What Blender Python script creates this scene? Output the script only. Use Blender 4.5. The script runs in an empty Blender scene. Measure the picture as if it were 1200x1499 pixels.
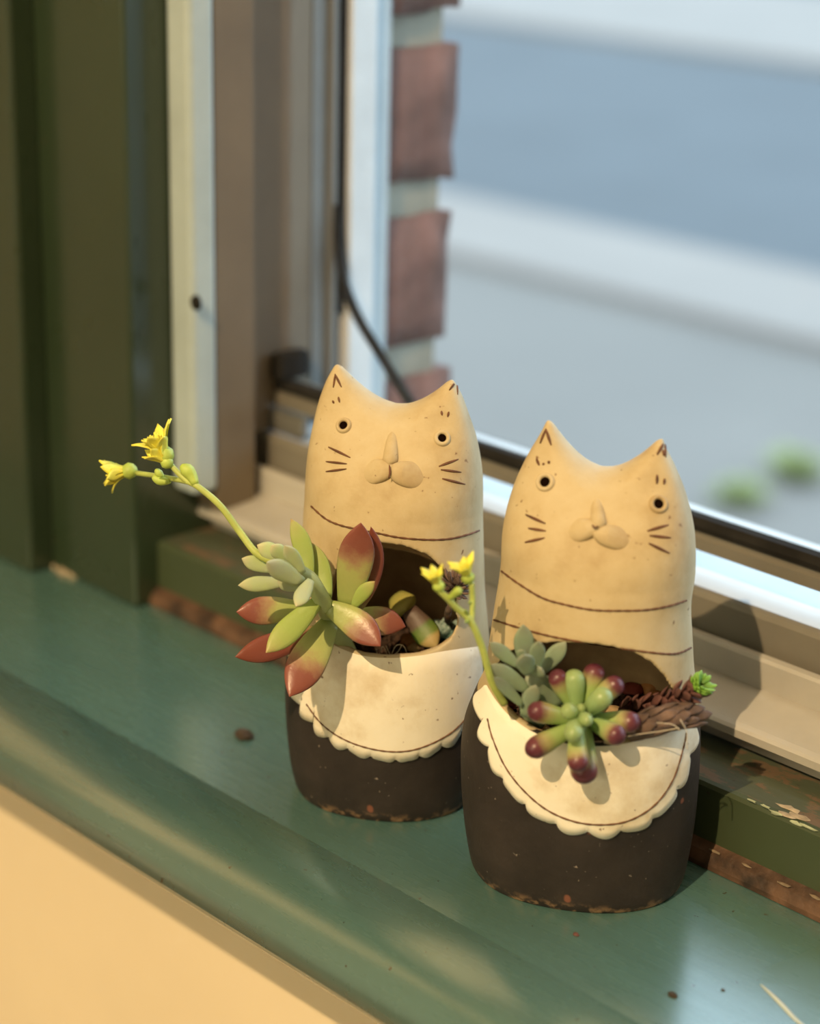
import bpy, bmesh, math, random
import numpy as np
from mathutils import Vector, Matrix
from mathutils.bvhtree import BVHTree

random.seed(7)
SC = bpy.context.scene
COL = SC.collection

# ------------------------------------------------------------------ camera
FPX, PCX, PCY = 3072.9, 600.0, 749.5          # focal length / principal point of the 1200x1499 frame
CAM = Vector((0.37134698, -0.42771287, 0.31071082))
RIGHT = Vector((0.68443684, 0.72875331, 0.02155979))
DOWN = Vector((0.25544161, -0.21200096, -0.94329485))
FWD = Vector((-0.68285855, 0.65113302, -0.33125519))
cd = bpy.data.cameras.new('camera')
cam = bpy.data.objects.new('camera', cd)
COL.objects.link(cam)
cam.matrix_world = Matrix(((RIGHT.x, -DOWN.x, -FWD.x, CAM.x), (RIGHT.y, -DOWN.y, -FWD.y, CAM.y),
                           (RIGHT.z, -DOWN.z, -FWD.z, CAM.z), (0, 0, 0, 1)))
cd.sensor_fit = 'VERTICAL'
cd.sensor_height = 36.0
cd.sensor_width = 36.0
cd.lens = 36.0 * FPX / 1499.0
cd.clip_start = 0.02
cd.clip_end = 300
cd.dof.use_dof = True
cd.dof.focus_distance = 0.622
cd.dof.aperture_fstop = 6.6
SC.camera = cam

# ------------------------------------------------------------------ sky + exposure
wd = bpy.data.worlds.new('sky')
SC.world = wd
wd.use_nodes = True
wn = wd.node_tree.nodes
wn['Background'].inputs[0].default_value = (0.59, 0.82, 1.0, 1)
wn['Background'].inputs[1].default_value = 3.2
SC.view_settings.view_transform = 'Standard'
SC.view_settings.look = 'None'
SC.view_settings.exposure = 0.0
SC.view_settings.gamma = 1.0
SC.view_settings.use_curve_mapping = False
LAMP_W = 158.0
LAMP_COL = (1.0, 0.71, 0.38)
LAMP_DIR = Vector((0.335 * .725, -0.942 * .725, 0.689))     # from the planters up to the ceiling lamp
LAMP_POS = Vector((-0.03, 0, 0.07)) + LAMP_DIR * 2.0


# added warm fill light, set before a made-up window in the wall opposite
ad = bpy.data.lights.new('added_warm_fill', 'AREA')
ad.shape = 'RECTANGLE'
ad.size, ad.size_y = 1.9, 1.15
ad.energy = 25.0
ad.color = (1.0, 0.86, 0.50)
ao = bpy.data.objects.new('added_warm_fill', ad)
COL.objects.link(ao)
ao.location = (0.05, -2.95, 0.78)
ao.rotation_euler = (math.radians(90), 0, 0)


# ------------------------------------------------------------------ helpers
def ray(px, py):
    return RIGHT * ((px - PCX) / FPX) + DOWN * ((py - PCY) / FPX) + FWD


def hit(px, py, axis, val):
    r = ray(px, py)
    return CAM + r * ((val - CAM[axis]) / r[axis])


U = Vector((RIGHT.x, RIGHT.y, 0)).normalized()
HEAD = Vector((-U.y, U.x, 0))


def at(base, px, py, dep=0.0):
    """point on the pixel's ray, in the upright plane through base moved dep metres towards the viewer"""
    r = ray(px, py)
    return CAM + r * ((base - HEAD * dep - CAM).dot(HEAD) / r.dot(HEAD))


def mesh_obj(name, verts, faces, mat, parent=None, smooth=True, world=True):
    me = bpy.data.meshes.new(name)
    me.from_pydata([tuple(v) for v in verts], [], faces)
    me.update()
    o = bpy.data.objects.new(name, me)
    COL.objects.link(o)
    if mat:
        me.materials.append(mat)
    if smooth:
        me.polygons.foreach_set('use_smooth', [True] * len(me.polygons))
    if parent is not None:
        o.parent = parent
        if world:
            o.matrix_parent_inverse = base_matrix(parent).inverted()
    return o


def base_matrix(o):
    m = Matrix.LocRotScale(o.location, o.rotation_euler, o.scale)
    if o.parent:
        m = base_matrix(o.parent) @ o.matrix_parent_inverse @ m
    return m


def empty(name, loc=(0, 0, 0), rz=0.0):
    o = bpy.data.objects.new(name, None)
    COL.objects.link(o)
    o.location = loc
    o.rotation_euler = (0, 0, rz)
    o.empty_display_size = 0.01
    return o


def tag(o, label=None, cat=None, group=None, kind=None):
    if label:
        o['label'] = label
    if cat:
        o['category'] = cat
    if group:
        o['group'] = group
    if kind:
        o['kind'] = kind
    return o


def box_data(x0, x1, y0, y1, z0, z1):
    v = [(x, y, z) for z in (z0, z1) for y in (y0, y1) for x in (x0, x1)]
    f = [(0, 2, 3, 1), (4, 5, 7, 6), (0, 1, 5, 4), (2, 6, 7, 3), (0, 4, 6, 2), (1, 3, 7, 5)]
    return v, f


def boxes(name, lst, mat, parent=None, bevel=0.0):
    bm = bmesh.new()
    for b in lst:
        v, f = box_data(*b)
        vs = [bm.verts.new(p) for p in v]
        for q in f:
            bm.faces.new([vs[i] for i in q])
    if bevel:
        bmesh.ops.bevel(bm, geom=list(bm.edges), offset=bevel, segments=2, affect='EDGES', profile=0.5)
    bmesh.ops.recalc_face_normals(bm, faces=bm.faces)
    me = bpy.data.meshes.new(name)
    bm.to_mesh(me)
    bm.free()
    o = bpy.data.objects.new(name, me)
    COL.objects.link(o)
    me.materials.append(mat)
    if parent is not None:
        o.parent = parent
        o.matrix_parent_inverse = base_matrix(parent).inverted()
    return o


def extrude_x(name, prof, x0, x1, mat, parent=None, smooth=False):
    """closed (y,z) profile swept along X"""
    n = len(prof)
    v = [(x0, y, z) for y, z in prof] + [(x1, y, z) for y, z in prof]
    f = [(i, (i + 1) % n, n + (i + 1) % n, n + i) for i in range(n)]
    f += [tuple(range(n - 1, -1, -1)), tuple(range(n, 2 * n))]
    o = mesh_obj(name, v, f, mat, parent, False)
    bm = bmesh.new()
    bm.from_mesh(o.data)
    bmesh.ops.recalc_face_normals(bm, faces=bm.faces)
    bm.to_mesh(o.data)
    bm.free()
    if smooth:
        for p in o.data.polygons:
            p.use_smooth = len(p.vertices) == 4 and p.area < 0.012 * (x1 - x0)
    return o


def frame_of(d, hint):
    d = d.normalized()
    s = d.cross(hint)
    if s.length < 1e-6:
        s = d.cross(Vector((0.3, 0.5, 0.8)))
    s.normalize()
    n = s.cross(d).normalized()
    return s, n


def loft_data(pts, wid, thk, hint, seg=10, flat=0.0):
    """sweep an ellipse (half width, half thickness) along pts; returns verts, faces, t per vertex"""
    n = len(pts)
    v, f, tt = [], [], []
    for i, p in enumerate(pts):
        d = (pts[min(i + 1, n - 1)] - pts[max(i - 1, 0)])
        s, m = frame_of(d, hint)
        for k in range(seg):
            a = 2 * math.pi * k / seg
            c, sn = math.cos(a), math.sin(a)
            if flat and sn > 0:
                sn *= (1 - flat)
            v.append(p + s * (wid[i] * c) + m * (thk[i] * sn))
            tt.append(i / (n - 1))
    for i in range(n - 1):
        for k in range(seg):
            k2 = (k + 1) % seg
            f.append((i * seg + k, i * seg + k2, (i + 1) * seg + k2, (i + 1) * seg + k))
    f.append(tuple(range(seg - 1, -1, -1)))
    f.append(tuple((n - 1) * seg + k for k in range(seg)))
    return v, f, tt


def set_t(o, tt):
    a = o.data.attributes.new('along', 'FLOAT', 'POINT')
    a.data.foreach_set('value', tt)


def bez(a, b, c, n):
    return [a * ((1 - t) ** 2) + b * (2 * t * (1 - t)) + c * (t * t) for t in [i / (n - 1) for i in range(n)]]


def smooth_path(pts, n):
    """Catmull-Rom through pts"""
    out = []
    m = len(pts) - 1
    for i in range(n):
        u = i / (n - 1) * m
        k = min(int(u), m - 1)
        t = u - k
        p0, p1, p2, p3 = pts[max(k - 1, 0)], pts[k], pts[k + 1], pts[min(k + 2, m)]
        out.append(0.5 * ((2 * p1) + (p2 - p0) * t + (2 * p0 - 5 * p1 + 4 * p2 - p3) * t * t + (3 * p1 - p0 - 3 * p2 + p3) * t ** 3))
    return out


def tube(name, pts, rad, mat, parent=None, seg=8):
    r = rad if isinstance(rad, (list, tuple)) else [rad] * len(pts)
    v, f, tt = loft_data(pts, r, r, Vector((0.13, 0.31, 0.94)), seg)
    o = mesh_obj(name, v, f, mat, parent)
    set_t(o, tt)
    return o


LEAF = {
    'spoon': lambda t: (0.45 + 0.55 * math.sin(math.pi / 2 * min(1, t / .6))) * (1 - max(0, (t - .55) / .45) ** 2.3),
    'bean': lambda t: (0.62 + 0.38 * min(1, t / .6) ** 1.1) * math.sqrt(max(0.0, 1 - (max(0, (t - .78) / .22)) ** 2.0)),
    'strap': lambda t: (0.6 + 0.4 * math.sin(math.pi * min(1, t / .9) * .55)) * (1 - max(0, (t - .55) / .45) ** 2.2),
    'petal': lambda t: (0.35 + 0.75 * math.sin(math.pi * t * .7)) * (1 - max(0, (t - .5) / .5) ** 1.6),
}


def leaf(parent, a, b, width, thick, mat, hint, kind='spoon', bend=0.12, name='leaf', n=13, seg=12, sidebend=0.0):
    """fleshy leaf from a to b, bowed along hint"""
    L = (b - a).length
    s, m = frame_of(b - a, hint)
    c = (a + b) / 2 - m * (L * bend) + s * (L * sidebend)
    ts = [1 - (1 - i / (n - 1)) ** 1.55 for i in range(n)]
    pts = [a * ((1 - t) ** 2) + c * (2 * t * (1 - t)) + b * (t * t) for t in ts]
    prof = [LEAF[kind](t) for t in ts]
    mx = max(prof)
    w = [max(0.02, p / mx) * width / 2 for p in prof]
    h = [max(0.02, (p / mx) ** (0.8 if kind == 'bean' else .7)) * thick / 2 for p in prof]
    v, f, _ = loft_data(pts, w, h, hint, seg, flat=0.0 if kind == 'bean' else 0.35)
    o = mesh_obj(name, v, f, mat, parent)
    set_t(o, [t for t in ts for _ in range(seg)])
    return o


# ------------------------------------------------------------------ materials
def new_mat(name):
    m = bpy.data.materials.new(name)
    m.use_nodes = True
    nt = m.node_tree
    b = nt.nodes['Principled BSDF']
    return m, nt, b


def node(nt, typ, **kw):
    n = nt.nodes.new(typ)
    for k, v in kw.items():
        setattr(n, k, v)
    return n


def ramp(nt, fac, stops, interp='LINEAR'):
    r = node(nt, 'ShaderNodeValToRGB')
    r.color_ramp.interpolation = interp
    e = r.color_ramp.elements
    while len(e) > 1:
        e.remove(e[-1])
    e[0].position, e[0].color = stops[0][0], (*stops[0][1], 1)
    for p, c in stops[1:]:
        q = e.new(p)
        q.color = (*c, 1)
    nt.links.new(fac, r.inputs[0])
    return r.outputs[0]


def noise(nt, scale, detail=4, rough=0.55, vec=None, dist=0.0, stretch=None):
    tc = node(nt, 'ShaderNodeTexCoord')
    n = node(nt, 'ShaderNodeTexNoise')
    n.inputs['Scale'].default_value = scale
    n.inputs['Detail'].default_value = detail
    n.inputs['Roughness'].default_value = rough
    n.inputs['Distortion'].default_value = dist
    src = vec or tc.outputs['Object']
    if stretch:
        mp = node(nt, 'ShaderNodeMapping')
        mp.inputs['Scale'].default_value = stretch
        nt.links.new(src, mp.inputs[0])
        src = mp.outputs[0]
    nt.links.new(src, n.inputs['Vector'])
    return n.outputs['Fac']


def mixc(nt, fac, a, b):
    m = node(nt, 'ShaderNodeMix', data_type='RGBA')
    for s, val in ((6, a), (7, b)):
        if isinstance(val, tuple):
            m.inputs[s].default_value = (*val, 1)
        else:
            nt.links.new(val, m.inputs[s])
    if isinstance(fac, float):
        m.inputs[0].default_value = fac
    else:
        nt.links.new(fac, m.inputs[0])
    return m.outputs[2]


def bump(nt, b, h, strength, dist):
    n = node(nt, 'ShaderNodeBump')
    n.inputs['Strength'].default_value = strength
    n.inputs['Distance'].default_value = dist
    nt.links.new(h, n.inputs['Height'])
    nt.links.new(n.outputs[0], b.inputs['Normal'])


def speck(nt, scale, lo, hi, detail=2):
    f = noise(nt, scale, detail)
    r = ramp(nt, f, [(lo, (0, 0, 0)), (hi, (1, 1, 1))])
    return r


def simple(name, col, rough=0.6, var=0.15, scale=60.0, bmp=0.0, bscale=None, metal=0.0, spec=0.5):
    m, nt, b = new_mat(name)
    f = noise(nt, scale)
    dark = tuple(c * (1 - var) for c in col)
    lite = tuple(min(1, c * (1 + var)) for c in col)
    nt.links.new(ramp(nt, f, [(0.3, dark), (0.7, lite)]), b.inputs['Base Color'])
    b.inputs['Roughness'].default_value = rough
    b.inputs['Metallic'].default_value = metal
    b.inputs['Specular IOR Level'].default_value = spec
    if bmp:
        bump(nt, b, noise(nt, bscale or scale * 2), bmp, 0.001)
    return m


# glazed cream clay
def clay_mat(name, c0, c1, c2):
    m, nt, b = new_mat(name)
    base = ramp(nt, noise(nt, 38, 6, .65), [(0.32, c0), (0.5, c1), (0.66, c2)])
    c = mixc(nt, speck(nt, 420, .70, .76), base, (0.20, 0.11, 0.05))
    c = mixc(nt, speck(nt, 24, .60, .80, 5), c, tuple(x * .8 for x in c1))
    nt.links.new(c, b.inputs['Base Color'])
    b.inputs['Roughness'].default_value = 0.62
    b.inputs['Specular IOR Level'].default_value = 0.35
    bump(nt, b, noise(nt, 160, 6, .6), 0.35, 0.0006)
    return m


def black_mat():
    m, nt, b = new_mat('black_slip')
    base = ramp(nt, noise(nt, 60, 5, .6), [(0.3, (0.016, 0.012, 0.011)), (0.55, (0.026, 0.020, 0.018)), (0.75, (0.038, 0.029, 0.026))])
    c = mixc(nt, speck(nt, 620, .72, .78), base, (0.24, 0.20, 0.17))
    c = mixc(nt, speck(nt, 110, .735, .76, 1), c, (0.20, 0.075, 0.045))
    tc = node(nt, 'ShaderNodeTexCoord')
    sx = node(nt, 'ShaderNodeSeparateXYZ')
    nt.links.new(tc.outputs['Object'], sx.inputs[0])
    zz = ramp(nt, sx.outputs[2], [(0.0, (1, 1, 1)), (0.004, (0, 0, 0))])
    mul = node(nt, 'ShaderNodeMath', operation='MULTIPLY')
    nt.links.new(zz, mul.inputs[0])
    nt.links.new(speck(nt, 230, .5, .6, 3), mul.inputs[1])
    c = mixc(nt, mul.outputs[0], c, (0.36, 0.22, 0.12))
    nt.links.new(c, b.inputs['Base Color'])
    b.inputs['Roughness'].default_value = 0.66
    b.inputs['Specular IOR Level'].default_value = 0.4
    bump(nt, b, noise(nt, 220, 6, .6), 0.4, 0.0007)
    return m


def inside_mat():
    return simple('raw_inner_clay', (0.42, 0.29, 0.165), 0.8, .3, 70, .3, 260)


def green_paint(name, col, rough, wear=0.0, streak=False, chips=None):
    m, nt, b = new_mat(name)
    f = noise(nt, 14, 5, .6, stretch=(1, 5, 5) if streak else None)
    base = ramp(nt, f, [(0.3, tuple(c * .93 for c in col)), (0.7, tuple(c * 1.06 for c in col))])
    c = base
    if wear:
        w = noise(nt, 60, 6, .7, stretch=(1, 2.2, 2.2))
        wf = ramp(nt, w, [(0.62 - wear, (0, 0, 0)), (0.66 - wear, (1, 1, 1))])
        c = mixc(nt, wf, base, (0.13, 0.085, 0.05))
    c = mixc(nt, speck(nt, 300, .72, .75), c, (0.05, 0.045, 0.03))
    nt.links.new(c, b.inputs['Base Color'])
    rr = ramp(nt, noise(nt, 40, 4, .6, stretch=(1, 6, 1)), [(0.3, (rough * .8,) * 3), (0.7, (min(1, rough * 1.2),) * 3)])
    nt.links.new(rr, b.inputs['Roughness'])
    bump(nt, b, noise(nt, 90, 4, .6, stretch=(1, 8, 1) if streak else None), 0.05, 0.0004)
    return m


def alu(name, col, rough, metal=0.0):
    m, nt, b = new_mat(name)
    f = noise(nt, 30, 5, .6)
    nt.links.new(ramp(nt, f, [(0.3, tuple(c * .88 for c in col)), (0.7, tuple(min(1, c * 1.08) for c in col))]), b.inputs['Base Color'])
    b.inputs['Roughness'].default_value = rough
    b.inputs['Metallic'].default_value = metal
    bump(nt, b, noise(nt, 400, 3), .05, .0004)
    return m


def leaf_mat(name, stops, rough=0.45, var=0.25, bloom=0.0):
    """pigment running from leaf base (0) to tip (1)"""
    m, nt, b = new_mat(name)
    at_ = node(nt, 'ShaderNodeAttribute', attribute_name='along')
    nz = noise(nt, 190, 5, .65)
    add = node(nt, 'ShaderNodeMath', operation='MULTIPLY_ADD')
    nt.links.new(nz, add.inputs[0])
    add.inputs[1].default_value = var
    sub = node(nt, 'ShaderNodeMath', operation='SUBTRACT')
    nt.links.new(at_.outputs['Fac'], sub.inputs[0])
    sub.inputs[1].default_value = var / 2
    nt.links.new(sub.outputs[0], add.inputs[2])
    c = ramp(nt, add.outputs[0], stops)
    if bloom:
        c = mixc(nt, speck(nt, 90, .42, .75, 5), c, tuple(min(1, x * .35 + bloom) for x in stops[0][1]))
    nt.links.new(c, b.inputs['Base Color'])
    b.inputs['Roughness'].default_value = rough
    b.inputs['Subsurface Weight'].default_value = 0.12
    b.inputs['Subsurface Radius'].default_value = (0.4, 0.5, 0.2)
    b.inputs['Subsurface Scale'].default_value = 0.003
    bump(nt, b, noise(nt, 350, 4), .3, .0005)
    return m


M = {}
M['clay'] = clay_mat('ochre_clay', (0.43, 0.315, 0.165), (0.54, 0.43, 0.25), (0.59, 0.49, 0.31))
M['bib'] = clay_mat('pale_clay', (0.70, 0.59, 0.42), (0.90, 0.84, 0.70), (0.93, 0.88, 0.76))
M['black'] = black_mat()
M['inner'] = inside_mat()
M['line'] = simple('incised_brown', (0.13, 0.055, 0.025), .8, .4, 300)
M['pupil'] = simple('pupil_dark', (0.008, 0.004, 0.003), .95, .2, 300, spec=0.0)
M['soil'] = simple('potting_soil', (0.060, 0.032, 0.020), .95, .7, 350, .8, 700)
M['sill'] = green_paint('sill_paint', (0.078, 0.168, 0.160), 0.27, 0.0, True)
sb_ = M['sill'].node_tree.nodes['Principled BSDF']
sb_.inputs['Coat Weight'].default_value = 1.0
sb_.inputs['Coat Roughness'].default_value = 0.2
sb_.inputs['Coat IOR'].default_value = 2.0
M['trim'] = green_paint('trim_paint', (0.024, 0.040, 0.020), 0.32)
tb_ = M['trim'].node_tree.nodes['Principled BSDF']
tb_.inputs['Coat Weight'].default_value = 0.4
tb_.inputs['Coat Roughness'].default_value = 0.15
tb_.inputs['Coat IOR'].default_value = 1.7
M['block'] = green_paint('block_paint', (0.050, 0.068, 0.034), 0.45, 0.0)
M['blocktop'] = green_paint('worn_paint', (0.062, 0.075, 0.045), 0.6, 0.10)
M['bead'] = simple('worn_bead', (0.085, 0.045, 0.026), .7, .8, 90, .8, 220)
M['wall'] = simple('wall_paint', (0.86, 0.73, 0.52), .85, .04, 8, .1, 200)
M['room'] = simple('room_paint', (0.74, 0.71, 0.66), .9, .04, 5)
M['floor'] = simple('floor_wood', (0.30, 0.19, 0.11), .5, .2, 5)
M['alu'] = alu('painted_aluminium', (0.46, 0.44, 0.40), .34)
M['alul'] = alu('pale_aluminium', (0.42, 0.50, 0.52), .34)
M['alub'] = alu('brown_aluminium', (0.155, 0.12, 0.08), .55)
M['alud'] = alu('dull_aluminium', (0.20, 0.185, 0.155), .36)
M['alug'] = alu('grey_aluminium', (0.16, 0.16, 0.15), .4)
M['flat'] = alu('bright_aluminium', (0.86, 0.88, 0.90), .22, 1.0)
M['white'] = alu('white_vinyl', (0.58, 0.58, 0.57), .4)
M['rubber'] = simple('black_rubber', (0.018, 0.017, 0.016), .9, .3, 80, spec=.15)
M['brick'] = simple('red_brick', (0.15, 0.072, 0.055), .9, .35, 45, .8, 120)
M['mortar'] = simple('mortar', (0.25, 0.23, 0.18), .95, .12, 60, .6, 160)
M['paving'] = simple('pale_paving', (0.204, 0.172, 0.147), .9, .06, 1.2)
M['kerb'] = simple('kerb_concrete', (0.29, 0.235, 0.20), .9, .06, 2)
M['asphalt'] = simple('asphalt', (0.105, 0.107, 0.110), .9, .08, 1.5)
M['grass'] = simple('tuft_green', (0.36, 0.38, 0.15), .7, .2, 20)

# ------------------------------------------------------------------ the setting: room
S = lambda o, label, cat: tag(o, label, cat, kind='structure')
RX0, RX1, RY0, RZ0, RZ1 = -1.6, 2.2, -3.0, -0.9, 1.62
WX1, WZ1 = 1.05, 1.30                            # far jamb and head of the window opening
S(boxes('wall_window', [(RX0, RX1, -0.030, 0.10, RZ0, -0.0222), (RX0, -0.42, 0.0, 0.10, -0.0222, RZ1),
                        (WX1, RX1, 0.0, 0.10, -0.0222, RZ1), (-0.42, WX1, 0.0, 0.10, WZ1, RZ1)], M['wall']),
  'cream painted wall below the green window sill', 'wall')
S(boxes('wall_left', [(RX0 - .1, RX0, RY0, 0.1, RZ0, RZ1)], M['room']), 'pale side wall of the room left of the window', 'wall')
S(boxes('wall_right', [(RX1, RX1 + .1, RY0, 0.1, RZ0, RZ1)], M['room']), 'pale side wall of the room right of the window', 'wall')
S(boxes('wall_back', [(RX0, RX1, RY0 - .1, RY0, RZ0, RZ1)], M['room']), 'pale wall of the room opposite the window', 'wall')
S(boxes('ceiling', [(RX0, RX1, RY0, 0.1, RZ1, RZ1 + .1)], M['room']), 'pale flat ceiling of the room', 'ceiling')
S(boxes('floor', [(RX0, RX1, RY0, 0.1, RZ0 - .1, RZ0)], M['floor']), 'brown wooden floor of the room', 'floor')

w2 = empty('added_window', (0.05, RY0, 0.18))  # unseen window, made up as a setting for the added fill light
S(w2, 'made-up white framed window with a drawn cream blind, added behind the fill light', 'window')
boxes('blind', [(-.88, .98, RY0 + .002, RY0 + .012, .22, 1.34)], M['wall'], w2)  # made-up blind right behind the added fill light
boxes('frame', [(-.92, -.88, RY0 + .001, RY0 + .03, .18, 1.38), (.98, 1.02, RY0 + .001, RY0 + .03, .18, 1.38), (-.88, .98, RY0 + .001, RY0 + .03, .18, .22), (-.88, .98, RY0 + .001, RY0 + .03, 1.34, 1.38)], M['white'], w2)

# sill with a soft rounded nosing
prof = [(0.040, 0.0), (-0.050, 0.0)]
for i in range(1, 13):
    a = math.pi / 2 * i / 12
    prof.append((-0.050 - 0.033 * math.sin(a), -0.012 + 0.012 * math.cos(a)))
for i in range(1, 7):
    a = math.pi / 2 * i / 6
    prof.append((-0.083 + 0.006 * (1 - math.cos(a)), -0.015 - 0.007 * math.sin(a)))
prof += [(0.040, -0.022)]
sill = extrude_x('window_sill', prof, -0.75, 1.15, M['sill'], smooth=True)
S(sill, 'green painted wooden window sill with rounded front edge under the cat planters', 'window sill')

# green trim
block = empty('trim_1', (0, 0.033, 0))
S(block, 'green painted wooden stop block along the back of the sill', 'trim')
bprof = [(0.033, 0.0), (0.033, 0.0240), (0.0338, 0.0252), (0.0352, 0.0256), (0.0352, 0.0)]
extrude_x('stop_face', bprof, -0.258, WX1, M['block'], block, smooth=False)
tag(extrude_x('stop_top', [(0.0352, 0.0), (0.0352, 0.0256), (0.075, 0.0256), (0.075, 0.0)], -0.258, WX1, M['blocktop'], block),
    'top face with paint worn to brown wood')
bead_prof = [(0.0285, 0.0002), (0.0285, 0.0018), (0.0300, 0.0048), (0.0330, 0.0068), (0.0330, 0.0002)]
bo = extrude_x('worn_bead', bead_prof, -0.258, WX1, M['bead'], block)
tag(bo, 'chipped reddish brown bead strip along the sill')


def chip(name, pts, mat, parent, n, thick):
    """thin irregular flake lying on a face: polygon + outward normal"""
    k = len(pts)
    c = sum(pts, Vector()) / k
    v = [p + n * thick * .2 for p in pts] + [c + (p - c) * .75 + n * thick for p in pts] + [c + n * thick]
    f = [(i, (i + 1) % k, k + (i + 1) % k, k + i) for i in range(k)] + [(k + i, k + (i + 1) % k, 2 * k) for i in range(k)]
    return mesh_obj(name, v, f, mat, parent)


def blob_poly(c, ax, bx, ra, rb, k, jit, rnd):
    return [c + ax * (ra * math.cos(2 * math.pi * i / k) * (1 + rnd.uniform(-jit, jit)))
            + bx * (rb * math.sin(2 * math.pi * i / k) * (1 + rnd.uniform(-jit, jit))) for i in range(k)]


M['chip'] = simple('bare_chip', (0.36, 0.29, 0.20), .8, .3, 300)
M['chipgreen'] = simple('pale_green_chip', (0.40, 0.44, 0.30), .8, .3, 300)
rnd = random.Random(3)
M['beadchip'] = simple('bead_flake', (0.20, 0.15, 0.10), .8, .4, 300)
X_, Y_, Z_ = Vector((1, 0, 0)), Vector((0, 1, 0)), Vector((0, 0, 1))
for px, py, ra, rb in ((1157, 1184, .0040, .0011), (1172, 1196, .0034, .0010), (1150, 1192, .0030, .0008), (1135, 1190, .0022, .0006),
                       (1185, 1212, .0030, .0007), (1165, 1205, .0022, .0006), (1120, 1180, .0018, .0005), (1100, 1172, .0020, .0004)):
    p = hit(px, py, 2, 0.0257)
    if p.y < 0.034:
        p = hit(px, py, 1, 0.0329)
        chip('paint_chip', blob_poly(p, X_, Z_, ra, rb, 9, .45, rnd), M['chipgreen'], block, -Y_, .00025)
    else:
        chip('paint_chip', blob_poly(p, X_, Y_, ra, rb * 1.4, 9, .45, rnd), M['chip'], block, Z_, .00025)
for i in range(5):
    xx = 0.030 + .0125 * i + rnd.uniform(-.006, .006)
    chip('bead_chip', blob_poly(Vector((xx, .0312 - rnd.uniform(0, .0024), .0058)), X_, Vector((0, .8, .5)), rnd.uniform(.0008, .0026), rnd.uniform(.0004, .0009), 7, .4, rnd),
         M['beadchip'], bo, Vector((0, -.5, .85)), .0003)

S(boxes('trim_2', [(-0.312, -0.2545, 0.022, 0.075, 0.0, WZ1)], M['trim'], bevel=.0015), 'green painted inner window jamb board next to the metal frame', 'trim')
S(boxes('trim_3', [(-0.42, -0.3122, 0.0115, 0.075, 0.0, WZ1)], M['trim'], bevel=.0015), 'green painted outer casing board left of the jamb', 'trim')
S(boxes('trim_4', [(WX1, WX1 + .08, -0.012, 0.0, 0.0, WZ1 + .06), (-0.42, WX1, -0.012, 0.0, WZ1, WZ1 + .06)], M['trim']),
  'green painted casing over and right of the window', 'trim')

# the metal window
win = empty('window_1', (0.4, 0.09, 0.03))
S(win, 'aluminium framed window with stepped sill track, outside a brick reveal', 'window')
tp = [(0.053, 0.0325), (0.053, 0.0350), (0.0540, 0.0358), (0.056, 0.0364), (0.0768, 0.0385), (0.0768, 0.0478), (0.0775, 0.0488),
      (0.0805, 0.0488), (0.0805, 0.030), (0.060, 0.0262), (0.060, 0.0325)]
extrude_x('sill_track', tp, -0.262, WX1, M['alu'], win)
up = [(0.0808, 0.028), (0.0808, 0.0430), (0.0840, 0.0430), (0.0840, 0.0585), (0.0848, 0.0602), (0.0865, 0.0608), (0.0880, 0.0602), (0.0880, 0.028)]
extrude_x('sill_upstand', up, -0.262, WX1, M['alud'], win)
extrude_x('sill_flat', [(0.0882, 0.028), (0.0882, 0.0600), (0.136, 0.0585), (0.160, 0.0560), (0.160, 0.028)], -0.262, WX1, M['white'], win)
extrude_x('sash_rail', [(0.0905, 0.0712), (0.0905, 0.0752), (0.0918, 0.0760), (0.0918, 0.0792), (0.1035, 0.0792), (0.1035, 0.0712)], -0.2528, WX1, M['alud'], win)
extrude_x('glazing_gasket', [(0.0910, 0.0775), (0.0906, 0.0794), (0.0920, 0.0818), (0.0960, 0.0818), (0.0960, 0.0794), (0.0917, 0.0794)], -0.2528, WX1, M['rubber'], win)
boxes('frame_lip', [(-0.2543, -0.2405, 0.0405, 0.0525, 0.0460, WZ1)], M['alul'], win, .0022)
boxes('frame_liner', [(-0.2543, -0.2418, 0.0527, 0.072, 0.0370, WZ1)], M['alub'], win, .0006)
boxes('frame_groove', [(-0.262, -0.2535, 0.072, 0.0775, 0.040, WZ1)], M['rubber'], win)
boxes('frame_channel', [(-0.30, -0.2530, 0.0778, 0.110, 0.0605, WZ1)], M['alub'], win, .001)
boxes('sash_stile', [(-0.30, -0.2530, 0.1105, 0.1175, 0.0605, WZ1), (-0.30, -0.2495, 0.1178, 0.1210, 0.0605, WZ1)], M['alug'], win, .0006)
boxes('stile_gasket', [(-0.30, -0.2480, 0.1212, 0.1235, 0.105, WZ1)], M['rubber'], win)
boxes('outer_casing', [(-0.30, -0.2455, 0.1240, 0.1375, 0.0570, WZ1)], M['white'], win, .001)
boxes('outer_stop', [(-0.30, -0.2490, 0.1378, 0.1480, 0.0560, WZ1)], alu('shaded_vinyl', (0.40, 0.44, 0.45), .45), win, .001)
boxes('corner_bracket', [(-0.2525, -0.2320, 0.0885, 0.0902, 0.0612, 0.0700)], M['alug'], win, .002)
boxes('corner_clip', [(-0.2525, -0.2460, 0.0885, 0.1040, 0.0820, 0.0930)], M['rubber'], win, .0015)
screw = mesh_obj('screw_hole', *loft_data([hit(288, 443, 1, .0407), hit(288, 443, 1, .0407) + Vector((0, -.0009, 0)), hit(288, 443, 1, .0407) + Vector((0, -.0014, 0))],
                 [.0030, .0028, .0010], [.0030, .0028, .0010], Z_, 14)[:2], M['rubber'], win)
gp = [hit(495, 300, 1, .1205), hit(496, 360, 1, .1195), hit(504, 415, 1, .117), hit(524, 465, 1, .113), hit(556, 518, 1, .110), hit(600, 590, 1, .107)]
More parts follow.
